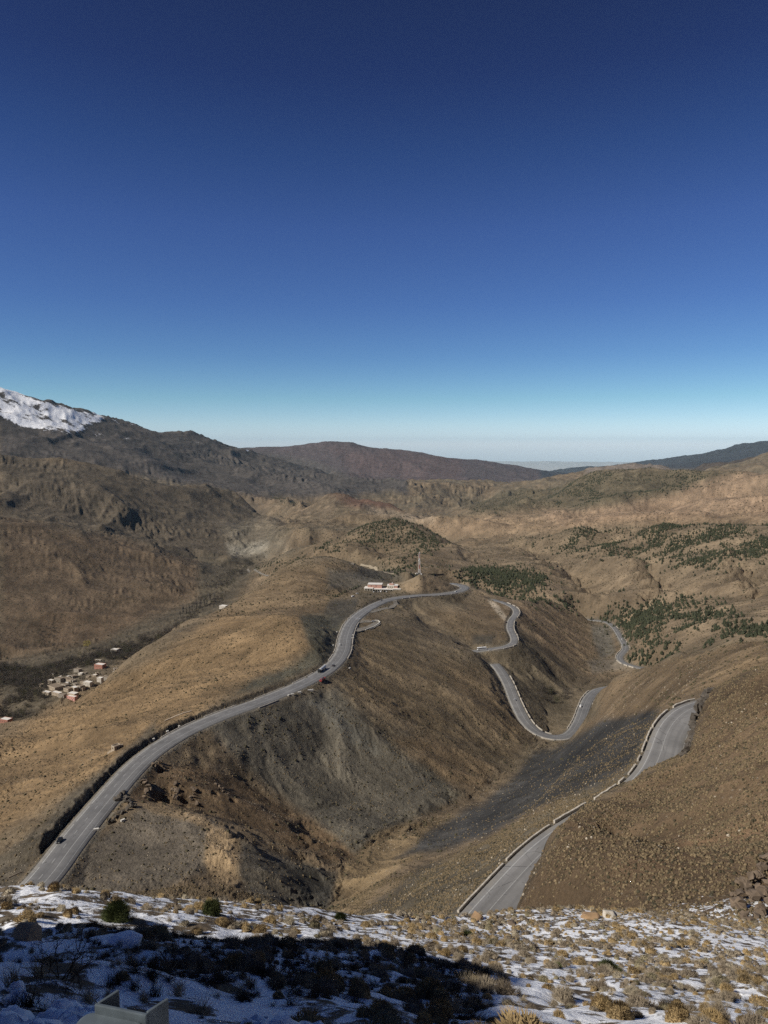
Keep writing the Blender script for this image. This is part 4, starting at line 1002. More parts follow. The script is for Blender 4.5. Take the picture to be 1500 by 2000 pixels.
# ------------------------------------------------------------------ finding a spot on a road from its place in the photo
def on_road(name, px, py):
    rd = ROADS[name]; c, n_ = rd['c'], rd['n']; best = (1e9, 0, 0)
    for off in np.arange(-rd['w'] / 2 - 6, rd['w'] / 2 + 6.1, .5):
        p = c[:, :2] + n_ * off; qx, qy = proj(p[:, 0], p[:, 1], c[:, 2]); d = (qx - px) ** 2 + (qy - py) ** 2; k = int(np.nanargmin(d))
        if d[k] < best[0]: best = (d[k], k, off)
    _, k, off = best; p = c[k, :2] + n_[k] * off; t = rd['t'][k]
    return Vector((p[0], p[1], c[k, 2] + .04)), math.atan2(t[1], t[0]), k
paint = lambda nm, c: plain(nm, c, .35, .0, .04)
glass = plain('dark_glass', (.015, .018, .022), .12); tyre_m = plain('tyre_rubber', (.02, .02, .02), .8); rim_m = plain('wheel_rim', (.35, .35, .36), .4, .7)
chrome = plain('lamp_lens', (.75, .75, .72), .2); redl = plain('tail_lens', (.35, .02, .02), .3); blackm = plain('black_trim', (.02, .02, .022), .5)
def wheels(root, xs, half, r, wd=.24):
    for x in xs:
        for s_ in (-1, 1):
            w_ = MB().tube((x, s_ * (half - wd), r), (x, s_ * half, r), r, n=16).build('wheel', tyre_m, root)
            MB().tube((x, s_ * (half - .02), r), (x, s_ * (half + .015), r), r * .6, n=12).build('rim', rim_m, w_)
def car(loc, rz, mat, L=4.4, Wd=1.78, Hh=1.48, kind='hatch', name='parked_car'):
    root = empty(name, loc, rz); h = L / 2; w2 = Wd / 2
    prof = [(-h, .35), (-h, .80), (-h + .12, .95), (h - 1.15, .95), (h - .25, .82), (h, .62), (h, .35), (h - .5, .25), (-h + .5, .25)]
    MB().extrude(prof, -w2, w2, lambda z: .05 if z > .7 else 0).build('body', mat, root, bevel=.03)
    top = {'hatch': [(-h + .18, .95), (-h + .5, Hh - .06), (-h + .8, Hh), (h - 2.0, Hh), (h - 1.1, .95)],
           'van': [(-h + .05, .95), (-h + .1, Hh), (h - 1.7, Hh), (h - .75, .95)]}[kind]
    g_ = [(x * .985, .93 if z < 1 else z - .06) for x, z in top]
    MB().extrude(g_, -w2 + .05, w2 - .05, lambda z: .17 if z > 1.2 else 0).build('window_glass', glass, root)
    rf = MB(); zt_ = Hh; xa = [x for x, z in top if z > Hh - .03]; rf.box(((min(xa) + max(xa)) / 2, 0, zt_ - .02), (max(xa) - min(xa) + .1, Wd - .36, .06)); rf.build('roof', mat, root, bevel=.02)
    if kind == 'van':
        MB().extrude([(-h + .04, .93), (-h + .08, Hh - .04), (h - 2.6, Hh - .04), (h - 2.6, .93)], -w2 + .02, w2 - .02, lambda z: .08 if z > 1.2 else 0).build('side_panel', mat, root)
    for s_ in (-1, 1):
        MB().box((h - .04, s_ * (w2 - .28), .68), (.12, .36, .14)).build('headlight', chrome, root); MB().box((-h + .02, s_ * (w2 - .2), .78), (.08, .24, .18)).build('tail_light', redl, root)
        MB().box((h - 1.45, s_ * (w2 + .07), .98), (.14, .16, .10)).build('mirror', mat, root)
    MB().box((h + .01, 0, .42), (.08, Wd * .8, .16)).build('bumper', blackm, root)
    wheels(root, (-h + .8, h - .85), w2, .32); return root
WHITE, BLACK, DGREY, SILV, REDP = paint('white_paint', (.72, .72, .70)), paint('black_paint', (.012, .013, .015)), paint('dark_grey_paint', (.06, .062, .066)), paint('silver_paint', (.42, .43, .44)), paint('red_paint', (.30, .045, .04))
for rdn, px, py, mt, lb, kd, flip in (
    ('ridge', 116, 1645, BLACK, 'black hatchback driving on the near end of the ridge road', 'hatch', 1),
    ('ridge', 651, 1301, DGREY, 'dark car driving just past the tanker truck on the ridge road', 'hatch', 0),
    ('ridge', 663, 1260, WHITE, 'white car driving alone up the straight of the ridge road', 'hatch', 0),
    ('ridge', 745, 1172.5, DGREY, 'dark car on the bend below the pass restaurant', 'hatch', 0),
    ('ridge', 890, 1156, WHITE, 'white car entering the bend right of the mast hill', 'hatch', 1),
    ('ridge', 898, 1147, SILV, 'silver van on the bend right of the mast hill', 'van', 1),
    ('east', 988.5, 1216, BLACK, 'black car on the road below the pale rock scar', 'hatch', 1),
    ('valley', 1005, 1368, SILV, 'silver car going down the left arm of the valley hairpin', 'hatch', 1),
    ('valley', 1134, 1380, WHITE, 'white van with dark windows on the right arm of the valley hairpin', 'van', 0),
    ('far', 1214, 1249, WHITE, 'white car on the lowest road beside the pine wood', 'hatch', 0)):
    p, a, k = on_road(rdn, px, py)
    o = car(p, a + (math.pi if flip else 0), mt, 5.2 if kd == 'van' else 4.4, 1.95 if kd == 'van' else 1.8, 2.1 if kd == 'van' else 1.48, kd, 'van' if kd == 'van' else 'car')
    tag(o, lb, 'van' if kd == 'van' else 'car', 'vehicles on the pass roads')
# tanker lorry
p, a, k = on_road('ridge', 629, 1309.5); t_ = empty('tanker_truck', p, a + math.pi)
cab = MB().extrude([(5.3, .6), (5.2, 2.0), (5.4, 3.2), (7.4, 3.2), (7.7, 2.0), (7.7, .6)], -1.22, 1.22).build('cab', BLACK, t_, bevel=.05)
MB().box((7.66, 0, 2.35), (.12, 2.1, .85)).build('windscreen', glass, cab)
for s_ in (-1, 1): MB().box((6.8, s_ * 1.23, 2.35), (.9, .05, .75)).build('side_window', glass, cab); MB().box((7.74, s_ * .9, .95), (.06, .35, .2)).build('headlight', chrome, cab)
tk = MB(); n = 20
tk.tube((-7.2, 0, 2.35), (4.7, 0, 2.35), 1.22, n=24).build('tank', WHITE, t_, smooth=False)
for x in (-7.1, -3.6, 0, 4.6): MB().tube((x - .06, 0, 2.35), (x + .06, 0, 2.35), 1.26, n=24).build('tank_band', SILV, t_)
MB().box((-1, 0, 3.62), (10.5, .35, .08)).build('walkway', SILV, t_); MB().box((-.6, 0, .98), (14.2, 1.0, .28)).build('chassis', blackm, t_)
for s_ in (-1, 1): MB().box((.6, s_ * 1.1, .95), (4.4, .12, .7)).build('side_guard', blackm, t_)
wheels(t_, (-6.4, -5.1, -3.8, 4.0, 6.6), 1.22, .5, .34)
tag(t_, 'articulated tanker with a long white tank and dark cab on the ridge road', 'tanker truck', 'vehicles on the pass roads')
# red pickup lorry parked on the apron
p, a, k = on_road('ridge', 630, 1328); p = hit(630, 1329.5) + Vector((0, 0, .05)); t_ = empty('red_truck', p, a + math.pi)
cab = MB().extrude([(1.6, .5), (1.6, 1.9), (1.9, 2.35), (3.0, 2.35), (3.4, 1.6), (3.9, 1.45), (3.95, .5)], -1.05, 1.05).build('cab', REDP, t_, bevel=.05)
MB().extrude([(2.95, 1.55), (2.8, 2.28), (3.03, 2.3), (3.43, 1.58)], -.95, .95).build('windscreen', glass, cab)
bed = MB(); bed.box((-1.1, 0, .95), (5.2, 2.1, .2)); bed.box((-1.1, 1.08, 1.5), (5.2, .1, 1.0)); bed.box((-1.1, -1.08, 1.5), (5.2, .1, 1.0)); bed.box((-3.7, 0, 1.5), (.1, 2.1, 1.0)); bed.build('load_bed', REDP, t_)
MB().box((-.6, 0, 1.75), (3.4, 1.95, .6)).build('cargo', blackm, t_, bevel=.1)
wheels(t_, (-2.6, 2.8), 1.05, .45, .3); tag(t_, 'red open truck with a dark load parked on the gravel apron', 'truck', 'vehicles on the pass roads')
# coach
p, a, k = on_road('east', 941, 1269.5); b_ = empty('coach_bus', p, a)
MB().extrude([(-6, .45), (-6, 3.3), (-5.7, 3.5), (5.5, 3.5), (6, 3.1), (6.1, 1.0), (6, .45)], -1.27, 1.27).build('body', WHITE, b_, bevel=.08)
for s_ in (-1, 1): MB().box((0, s_ * 1.275, 2.35), (10.4, .05, .85)).build('side_window', glass, b_); MB().box((6.08, s_ * .95, .95), (.08, .35, .25)).build('headlight', chrome, b_)
MB().box((6.04, 0, 2.35), (.12, 2.3, 1.3)).build('windscreen', glass, b_); MB().box((-1, 0, 3.58), (2.4, 1.4, .18)).build('roof_unit', SILV, b_)
wheels(b_, (-3.6, 3.9), 1.27, .5, .3); tag(b_, 'white coach with a dark window band on the road under the slate cut', 'bus', 'vehicles on the pass roads')

# ------------------------------------------------------------------ parapets, blocks, kerb stones
stone_w = plain('limewashed_stone', (.44, .40, .34), .9, 0, .35, 1.2)
def parapet(rdn, s0, s1, off, label, h=.75, wd=.5, name='parapet_wall', group=None, mat=None, broken=.22, dz=0):
    rd = ROADS[rdn]; k0, k1 = int(s0 / 2), int(s1 / 2); c = rd['c']; n_ = rd['n']; V, Fc = [], []; r_ = random.Random(int(s0 * 7 + off * 13))
    ks = list(range(max(0, k0), min(len(c) - 1, k1) + 1))
    if len(ks) < 2: return
    for k in ks:
        hh_ = h * (1 + r_.uniform(-broken, broken))
        b = c[k, :2] + n_[k] * off; i_ = n_[k] * wd / 2
        g_ = c[k, 2] - .2 + dz
        for sx, z in ((-1, -1.4), (-1, hh_), (-.8, hh_ + .06), (.8, hh_ + .06), (1, hh_), (1, -1.4)): V.append((b[0] + i_[0] * sx, b[1] + i_[1] * sx, g_ + z))
    m = 6
    for q in range(len(ks) - 1):
        for e_ in range(m): a = q * m + e_; b2 = q * m + (e_ + 1) % m; Fc.append((a, b2, b2 + m, a + m))
    Fc += [tuple(range(m)), tuple(range((len(ks) - 1) * m + m - 1, (len(ks) - 1) * m - 1, -1))]
    o = MB().add(V, Fc).build(name, mat or stone_w); tag(o, label, 'parapet', group)
def s_at(rdn, px, py): return ROADS[rdn]['s'][on_road(rdn, px, py)[2]]
def run(rdn, a, b, off, label, seg, gap, group, **kw):
    s_, e_ = sorted((s_at(rdn, *a), s_at(rdn, *b))); r_ = random.Random(int(s_ + off * 31))
    while s_ < e_:
        L = seg * r_.uniform(.6, 1.4); parapet(rdn, s_, min(e_, s_ + L), off + r_.uniform(-.12, .12), label, group=group, **kw); s_ += L + gap * r_.uniform(.5, 1.8)
run('near', (935, 1800), (1108, 1628), -6.5, 'low pale parapet along the lower stretch of the right-hand road', 26, 2.2, 'parapets of the lower right-hand road', h=.32, wd=.45)
run('near', (1120, 1620), (1260, 1530), -6.5, 'low pale parapet showing above the brow where the right-hand road dips from view', 15, 3.0, 'parapets behind the brow', h=.55, wd=.5)
run('near', (1262, 1520), (1300, 1430), -6.6, 'broken pale parapet on the straight before the right-hand bend', 7, 2.0, 'broken parapets before the right-hand bend', h=.5, wd=.5, broken=.3)
run('near', (1303, 1425), (1400, 1376), -6.6, 'pale parapet curving round the outside of the right-hand bend', 13, 2.0, 'parapets of the right-hand bend', h=.6, wd=.55)
run('valley', (985, 1320), (1085, 1440), -7.3, 'pale parapet along the inside of the left arm of the valley hairpin', 9, 2.4, 'parapets inside the valley hairpin', h=.95, wd=.8)
run('valley', (1120, 1425), (1160, 1350), -7.3, 'pale parapet along the inside of the right arm of the valley hairpin', 9, 2.4, 'parapets on the right arm of the hairpin', h=.95, wd=.8)
run('valley', (1035, 1420), (1100, 1439), 7.2, 'pale retaining wall at the foot of the valley hairpin', 12, 2, 'walls at the foot of the hairpin', h=.7, wd=.9)
run('valley', (1135, 1410), (1158, 1355), 7.3, 'low broken parapet on the outer edge of the hairpin', 6, 9, 'outer parapets of the hairpin', h=.7, wd=.7)
run('east', (985, 1178), (1003, 1205), -5.6, 'pale parapet around the upper bend of the eastern road', 10, 2, 'parapets on the upper eastern bend', h=.95, wd=.8)
run('east', (998, 1212), (1003, 1250), -5.6, 'pale parapet around the lower bend of the eastern road', 10, 2, 'parapets on the lower eastern bend', h=.95, wd=.8)
run('east', (1000, 1258), (950, 1268), -5.6, 'pale parapet beside the white coach', 12, 1.5, 'parapets beside the coach', h=.95, wd=.8)
run('far', (1240, 1303), (1208, 1290), -5.7, 'pale parapet on the outer bend of the lowest road', 9, 2, 'parapets of the lowest road', h=.95, wd=.8)
run('far', (1208, 1286), (1222, 1262), -5.7, 'pale parapet on the inner bend of the lowest road', 9, 2, 'inner parapets of the lowest road', h=.95, wd=.8)
run('far', (1225, 1275), (1195, 1222), 5.7, 'low pale kerb beside the pine wood', 16, 6, 'kerbs beside the pine wood', h=.6, wd=.6)
run('ridge', (350, 1445), (640, 1310), -8.3, 'low kerb of stones on the left edge of the ridge road', 30, 12, 'kerbs left of the ridge road', h=.35, wd=.6)
run('ridge', (655, 1290), (720, 1190), -8.3, 'pale kerb on the left edge of the ridge road under the slate cutting', 22, 4, 'kerbs under the slate cutting', h=.55, wd=.7)
run('ridge', (672, 1285), (690, 1215), 8.3, 'pale kerb on the valley side of the ridge road', 20, 4, 'kerbs on the valley side of the ridge road', h=.5, wd=.7)
run('ridge', (780, 1168), (885, 1157), 8.2, 'pale kerb on the valley side of the road below the mast hill', 24, 3, 'kerbs below the mast hill', h=.6, wd=.7)
run('ridge', (500, 1380), (560, 1353), 8.4, 'short pale kerb on the right edge of the ridge road', 18, 20, 'kerbs right of the ridge road', h=.35, wd=.5)
def block(px, py, L, h, wd, rz, label, mat=stone_w, lift=0):
    p = hit(px, py, 100)
    if p is None: return
    o = MB().box((0, 0, h / 2 - .3), (L, wd, h + .6), 0, .97).build('concrete_block', mat); o.location = p; o.rotation_euler = (0, 0, rz); tag(o, label, 'block', 'pale blocks lying beside the ridge road')
cw = plain('white_concrete', (.60, .58, .53), .85, 0, .15, 1)
for px, py, L, lb in ((606, 1349, 5.2, 'long white concrete block below the red truck'), (585, 1353, 2.6, 'short white concrete block left of the long one below the red truck'), (571, 1357, 2.2, 'broken low block at the left end of the blocks below the red truck'),
                      (564, 1359, 1.6, 'smallest pale block left of the blocks below the red truck'), (683, 1306, 1.8, 'lone white block on the gravel by the bend'), (689, 1247, 2.6, 'white block on the verge just below the lay-by'), (690, 1241, 1.6, 'small white block on the verge below the lay-by'),
                      (658, 1235, 1.2, 'small white marker stone left of the ridge road'), (651, 1261, 1.2, 'small white marker stone at the foot of the slate cutting'), (240, 1604, 2.0, 'pale stone block on the right edge of the near road'), (188, 1622, 2.4, 'pale concrete lump on the verge beside the black car'),
                      (327, 1430, 1.6, 'white marker stone left of the ridge road above the bank'), (300, 1445, 1.5, 'white marker stone at the head of the dark bank'), (350, 1420, 1.3, 'small white stone left of the ridge road below the old ruins')):
    block(px, py, L, 1.0, 1.0, .35 if L > 2 else .8, lb, cw)
# lay-by, apron, car park, tracks
lot_m = plain('gravel_surface', (.185, .165, .135), .95, 0, .18, .25)
def lot(pts, name, z=None, lift=.12):
    P = [hit(x, y, 300) for x, y in pts]
    P = [p for p in P if p is not None]
    zz = [p.z for p in P]; V = [(p.x, p.y, (z if z is not None else zz[i]) + lift) for i, p in enumerate(P)]; n = len(V)
    V += [(x, y, q - 1.5) for x, y, q in V]; Fc = [tuple(range(n))] + [(k, (k + 1) % n, n + (k + 1) % n, n + k) for k in range(n)]
    o = MB().add(V, Fc).build(name, lot_m); o['kind'] = 'structure'; return o
# ------------------------------------------------------------------ strips (tracks, ditch edges)
def strip(pts, wd, name, mat, lift=.25, r0=200, kind='structure'):
    P = [hit(x, y, r0) for x, y in pts]; P = [p for p in P if p]; Q = []
    for a, b in zip(P[:-1], P[1:]):
        n = max(1, int((b - a).length / 4)); Q += [a.lerp(b, k / n) for k in range(n)]
    Q.append(P[-1]); V, Fc = [], []
    for k, p in enumerate(Q):
        t = (Q[min(k + 1, len(Q) - 1)] - Q[max(k - 1, 0)]); t.z = 0; t.normalize(); nn = Vector((t.y, -t.x, 0)) * wd / 2
        for q, s_ in ((p - nn, -1), (p + nn, 1)): z = float(zat(q.x, q.y)); V.append((q.x, q.y, max(z, float(zat(p.x, p.y)) - .5) + lift))
        V += [(V[-2][0], V[-2][1], V[-2][2] - 1.2), (V[-2][0], V[-2][1], V[-1][2] - 1.2)]
    for k in range(len(Q) - 1):
        a = k * 4; Fc += [(a, a + 1, a + 5, a + 4), (a + 1, a + 3, a + 7, a + 5), (a + 2, a, a + 4, a + 6)]
    o = MB().add(V, Fc).build(name, mat)
    if kind: o['kind'] = kind
    return o
strip([(722, 1196), (745, 1190), (765, 1186), (774, 1180), (770, 1172), (764, 1170)], 6.5, 'gravel_track', lot_m, r0=600)
strip([(688, 1218), (705, 1214), (728, 1212), (737, 1217), (725, 1225), (705, 1230), (692, 1232)], 9, 'gravel_layby', lot_m, .15, r0=600)
p0 = hit(733, 1214, 600)
# white curved wall of the lay-by
def wall_line(pts, h, wd, name, label, mat, r0=300, cat='wall', lift=0):
    P = [hit(x, y, r0) for x, y in pts]; P = [p for p in P if p]; V, Fc = [], []
    for k, p in enumerate(P):
        t = (P[min(k + 1, len(P) - 1)] - P[max(k - 1, 0)]); t.z = 0; t.normalize(); nn = Vector((t.y, -t.x, 0)) * wd / 2
        for q, z in ((p - nn, -1.5), (p - nn, h), (p + nn, h), (p + nn, -1.5)): V.append((q.x, q.y, p.z + z + lift))
    for k in range(len(P) - 1):
        a = k * 4
        for e_ in range(4): Fc.append((a + e_, a + (e_ + 1) % 4, a + 4 + (e_ + 1) % 4, a + 4 + e_))
    Fc += [(0, 1, 2, 3), tuple(len(V) - 1 - k for k in range(4))]
    o = MB().add(V, Fc).build(name, mat); return tag(o, label, cat)
wall_line([(714, 1231), (722, 1228), (730, 1225), (738, 1220), (742, 1216), (739, 1213), (732, 1212)], 1.1, .7, 'layby_wall', 'white wall curving round the tip of the roadside lay-by', cw, 600)
for px, py, lb, mt in ((699, 1210, 'white car parked in the lay-by near the road', WHITE), (729, 1214.5, 'silver car parked at the tip of the lay-by by the white wall', SILV)):
    q = hit(px, py, 600); o = car(q + Vector((0, 0, .2)), .3, mt, name='parked_car'); tag(o, lb, 'car', 'cars parked along the pass')
# pale track on the slope behind the restaurant
strip([(688, 1103), (705, 1103), (722, 1107), (735, 1113), (752, 1118), (773, 1121)], 5, 'dirt_track', plain('pale_gravel', (.27, .225, .16), .95, 0, .2, .3), .3, r0=1150)
strip([(484, 1111), (500, 1115), (512, 1121), (524, 1125)], 8, 'valley_road', lot_m, .3, r0=1700)
# ------------------------------------------------------------------ pass restaurant
salmon = plain('salmon_render', (.46, .27, .215), .9, 0, .08, .4); cream = plain('cream_render', (.62, .56, .46), .9, 0, .08, .4); roofw = plain('white_roof', (.66, .63, .58), .85, 0, .1, .3); shade = plain('opening_and_shade_dark', (.02, .018, .016), .6)  # the last, near-black one serves openings and the painted arcade shade
B0 = Vector((0, 0, -229)); az_, e_ = ray(747, 1156); rB = -229.5 / float(e_); bx, by = rB * math.sin(az_), rB * math.cos(az_)
rest = empty('roadside_restaurant', (bx, by, -229.8), -.10); px1 = rB * 1.0 / F * 1.02   # metres per photo pixel there
def bb(x0, x1, y0, y1, z0, z1, nm, mt, par=None): return MB().box(((x0 + x1) / 2, (y0 + y1) / 2, (z0 + z1) / 2), (x1 - x0, y1 - y0, z1 - z0)).build(nm, mt, par or rest)
bb(-30, 29, -2, 22, -4, 0, 'terrace', lot_m)
m1 = bb(-30, -16, 3, 16, 0, 6.2, 'left_wing', cream); bb(-30.6, -15.5, 0, 16.5, 6.2, 6.9, 'roof', roofw, m1)
for k in range(6): MB().box((-29.6 + k * 2.65, .4, 3.1), (.7, .7, 6.2)).build('arcade_column', cream, m1)
bb(-29.3, -16.2, 2.7, 3.0, .2, 5.2, 'arcade_shade_sheet', shade, m1)  # near-black sheet paints the shade behind the columns, likewise on the other wings
m2 = bb(-25, -2, 8, 22, 0, 12.5, 'upper_hall', salmon); bb(-25.4, -1.6, 7.6, 22.4, 12.5, 13.1, 'roof', roofw, m2); bb(-25.45, -24.95, 8.4, 21.6, 7, 12.4, 'gable_painted_lit', cream, m2)  # cream sheet paints the sunlit look onto the left gable
for x in (-20, -12): bb(x, x + 1.4, 7.85, 8.05, 9, 10.6, 'window', shade, m2)
m3 = bb(-16, 16, 4, 15, 0, 4.8, 'long_wing', cream); bb(-16.2, 16.5, .4, 15.5, 4.8, 5.4, 'roof', roofw, m3)
for k in range(9): MB().box((-12 + k * 3.5, .8, 2.4), (.5, .5, 4.8)).build('arcade_column', cream, m3)
bb(-15.5, 15.5, 3.7, 4.0, .2, 4.2, 'arcade_shade_sheet', shade, m3)
m4 = bb(7, 24, 8, 20, 0, 11, 'square_tower', salmon); bb(6.6, 24.4, 7.6, 20.4, 11, 11.5, 'roof', roofw, m4); bb(7, 18, 7.6, 8.0, 6.2, 10.8, 'white_front', cream, m4)
for x in (8.3, 11.4, 14.5): bb(x, x + 2, 7.45, 7.62, 7.6, 9.2, 'window', shade, m4)
bb(10, 17, 11, 16, 11.5, 14.2, 'roof_cabin', salmon, m4); MB().tube((15, 13, 14.2), (15, 13, 17.0), 1.0, .2, 12).build('dome', roofw, m4)
m5 = bb(16.6, 29, 3, 14, 0, 5.6, 'right_wing', salmon); bb(16.6, 29.6, .4, 14.4, 5.6, 6.2, 'roof', roofw, m5)
for k in range(5): MB().box((17.4 + k * 2.8, .8, 2.8), (.6, .6, 5.6)).build('arcade_column', cream, m5)
bb(17, 28.6, 2.7, 3.0, .2, 4.8, 'arcade_shade_sheet', shade, m5)
rest.scale = (.96, .96, .80)
tag(rest, 'pink and white roadside restaurant with arcades at the top of the ridge road', 'building')
for k, (x, mt, kd) in enumerate(((-13, WHITE, 'hatch'), (-9.5, DGREY, 'hatch'), (-6, SILV, 'hatch'), (-2, WHITE, 'van'), (3, BLACK, 'hatch'), (7, WHITE, 'hatch'))):
    c_, s_ = math.cos(-.10), math.sin(-.10); X_, Y_ = bx + x * c_ + 5.5 * s_ , by + x * s_ - 5.5 * c_
    o = car((X_, Y_, max(float(zat(X_, Y_)), -231) + .1), 1.4, mt, 5.0 if kd == 'van' else 4.3, 1.9, 2.0 if kd == 'van' else 1.45, kd, 'parked_car')
    tag(o, ('%s %s, %s in the row parked before the restaurant arcade' % ({0: 'white', 1: 'dark grey', 2: 'silver', 3: 'white', 4: 'black', 5: 'white'}[k], 'van' if kd == 'van' else 'car', ('first from the left', 'second from the left', 'third from the left', 'fourth from the left', 'second from the right', 'last on the right')[k])), 'van' if kd == 'van' else 'car', 'cars parked along the pass')
bush_me = tri_mesh('garden_bush', broadleaf(101, 90, 1.0, .9, .05, .14, 4), pine_mat, .7)
for k in range(11):
    x = -13 + k * 2.9; c_, s_ = math.cos(-.10), math.sin(-.10); y = -1.2; X_, Y_ = bx + x * c_ - y * s_, by + x * s_ + y * c_
    o = place(bush_me, 'garden_bush', (X_, Y_, -230.2), rng.uniform(2.4, 4.2), k); tag(o, 'green bush in the row along the restaurant terrace', 'bush', 'bushes along the restaurant terrace')
for k, (px, py, lb) in enumerate(((698, 1160, 'white car parked alone on the track left of the restaurant'), (690, 1166, 'white van parked at the near end of the track left of the restaurant'))):
    q = hit(px, py, 700)
    if q: tag(car(q + Vector((0, 0, .1)), .5, WHITE, 5 if k else 4.3, 1.9, 2.0 if k else 1.45, 'van' if k else 'hatch', 'parked_car'), lb, 'van' if k else 'car', 'cars parked along the pass')
for k in range(16):
    q = hit(652 + k * 3.4 + rng.uniform(-1, 1), 1168 - k * 1.6 + rng.uniform(-1.5, 1.5), 700)
    if q: tag(place(pm[k % 6], 'young_pine', q - Vector((0, 0, .2)), rng.uniform(3, 5.5), k), 'young dark pine in the row left of the restaurant', 'pine tree', 'young pines left of the restaurant')
# ------------------------------------------------------------------ lattice mast
steel = plain('galvanised_steel', (.62, .61, .59), .6, .0); redw = plain('mast_red', (.50, .12, .09), .6)
q = hit(819, 1121, 900); mast = empty('lattice_mast', q - Vector((0, 0, .5))); HT = 43.0
def mw(z): return 1.9 - 1.1 * z / HT
for sx, sy in ((-1, -1), (1, -1), (1, 1), (-1, 1)): MB().tube((sx * mw(0), sy * mw(0), 0), (sx * mw(HT), sy * mw(HT), HT), .30, .24, 6).build('leg', steel, mast)
lt = MB(); lt2 = MB(); z = 0.0; k = 0
while z < HT - .5:
    z2 = min(HT, z + 2.6); a, b = mw(z), mw(z2); M_ = lt if (k // 4) % 2 == 0 else lt2; k += 1
    for (x0, y0), (x1, y1) in (((-1, -1), (1, -1)), ((1, -1), (1, 1)), ((1, 1), (-1, 1)), ((-1, 1), (-1, -1))):
        M_.tube((x0 * a, y0 * a, z), (x1 * b, y1 * b, z2), .15, n=4); M_.tube((x1 * a, y1 * a, z), (x0 * b, y0 * b, z2), .15, n=4); M_.tube((x0 * b, y0 * b, z2), (x1 * b, y1 * b, z2), .08, n=4)
    z = z2
lt.build('bracing', steel, mast); lt2.build('red_bracing', redw, mast)
for k, (zz, an) in enumerate(((41, 0), (41, 2.1), (41, 4.2), (36, 1), (36, 3.1), (33, 5), (24, 0))):
    MB().box((math.cos(an) * 1.5, math.sin(an) * 1.5, zz), (.35, .35, 2.4)).build('panel_antenna', WHITE, mast)
for zz, an in ((30, 4.6), (27, 3.9), (20, 4.9)): MB().tube((math.cos(an) * 1.3, math.sin(an) * 1.3, zz), (math.cos(an) * 1.8, math.sin(an) * 1.8, zz), .9, .9, 14).build('dish_antenna', WHITE, mast)
MB().tube((0, 0, HT), (0, 0, HT + 4), .1, .04, 6).build('lightning_rod', steel, mast)
tag(mast, 'tall lattice telecom mast with red and white sections on the hilltop', 'mast')
hq = hit(814, 1122.5, 900); hut = empty('equipment_hut', hq, .3); MB().box((0, 0, 1.4), (4.6, 3, 3.2)).build('wall', WHITE, hut); MB().box((0, 0, 3.1), (5, 3.4, .3)).build('roof', roofw, hut); MB().box((.8, -1.53, 1.0), (.9, .08, 2)).build('door', shade, hut)
tag(hut, 'small white equipment hut at the foot of the mast', 'hut')
hq = hit(823, 1122.5, 900); cb = MB().box((0, 0, .9), (1.6, 1.2, 2.2)).build('equipment_cabinet', WHITE); cb.location = hq; tag(cb, 'white equipment cabinet right of the mast foot', 'cabinet')
for px, py, hh_ in ((828, 1121, 13), (831.5, 1121, 14), (835, 1122, 12), (798, 1128, 11)):
    hq = hit(px, py, 900); pl = empty('utility_pole', hq); MB().tube((0, 0, -.5), (0, 0, hh_), .16, .11, 8).build('post', plain('weathered_wood', (.20, .16, .12), .9), pl); MB().box((0, 0, hh_ - .8), (2.0, .14, .14)).build('crossarm', steel, pl)
    tag(pl, 'thin grey utility pole on the mast hill', 'utility pole', 'utility poles on the mast hill')
# ------------------------------------------------------------------ village houses
mud = plain('mud_plaster', (.40, .33, .25), .95, 0, .15, .5); mud2 = plain('grey_stone_wall', (.30, .265, .22), .95, 0, .2, .5); pink = plain('pink_plaster', (.55, .30, .25), .9, 0, .08, .5); redp = plain('red_ochre_plaster', (.36, .17, .125), .9, 0, .08, .5)
whitep = plain('white_plaster', (.54, .49, .42), .9, 0, .08, .5); earth = plain('earth_roof', (.20, .155, .11), .95, 0, .2, .5)
def house(px, py, L, Wd, Hh, rz, wall, roof, label, par=True, r0=900, name='village_house'):
    q = hit(px, py, r0)
    if q is None: return
    h_ = empty(name, q, rz); b = MB().box((0, 0, Hh / 2 - 1.5), (L, Wd, Hh + 3)).build('wall', wall, h_)
    MB().box((0, 0, Hh + .03), (L - .5, Wd - .5, .16)).build('roof', roof, h_)
    if par:
        p_ = MB()
        for x, y, a, c_ in ((0, -Wd / 2 + .15, L + .1, .32), (0, Wd / 2 - .15, L + .1, .32), (-L / 2 + .15, 0, .32, Wd - .6), (L / 2 - .15, 0, .32, Wd - .6)): p_.box((x, y, Hh + .25), (a, c_, .55))
        p_.build('parapet', wall, h_)
    n = max(1, int(L / 3.4))
    for k in range(n):
        x = (k + .5) / n * L - L / 2; w_ = MB().box((x, -Wd / 2 - .02, Hh * .62), (.9, .12, 1.1)).build('window', shade, h_)
    MB().box((L * .18 + .8, -Wd / 2 - .02, 1.0), (1.0, .12, 2.1)).build('door', shade, h_); MB().box((-L / 2 - .02, 0, Hh * .6), (.12, .9, 1.0)).build('window', shade, h_)
    tag(h_, label, 'house', 'houses of the valley village')
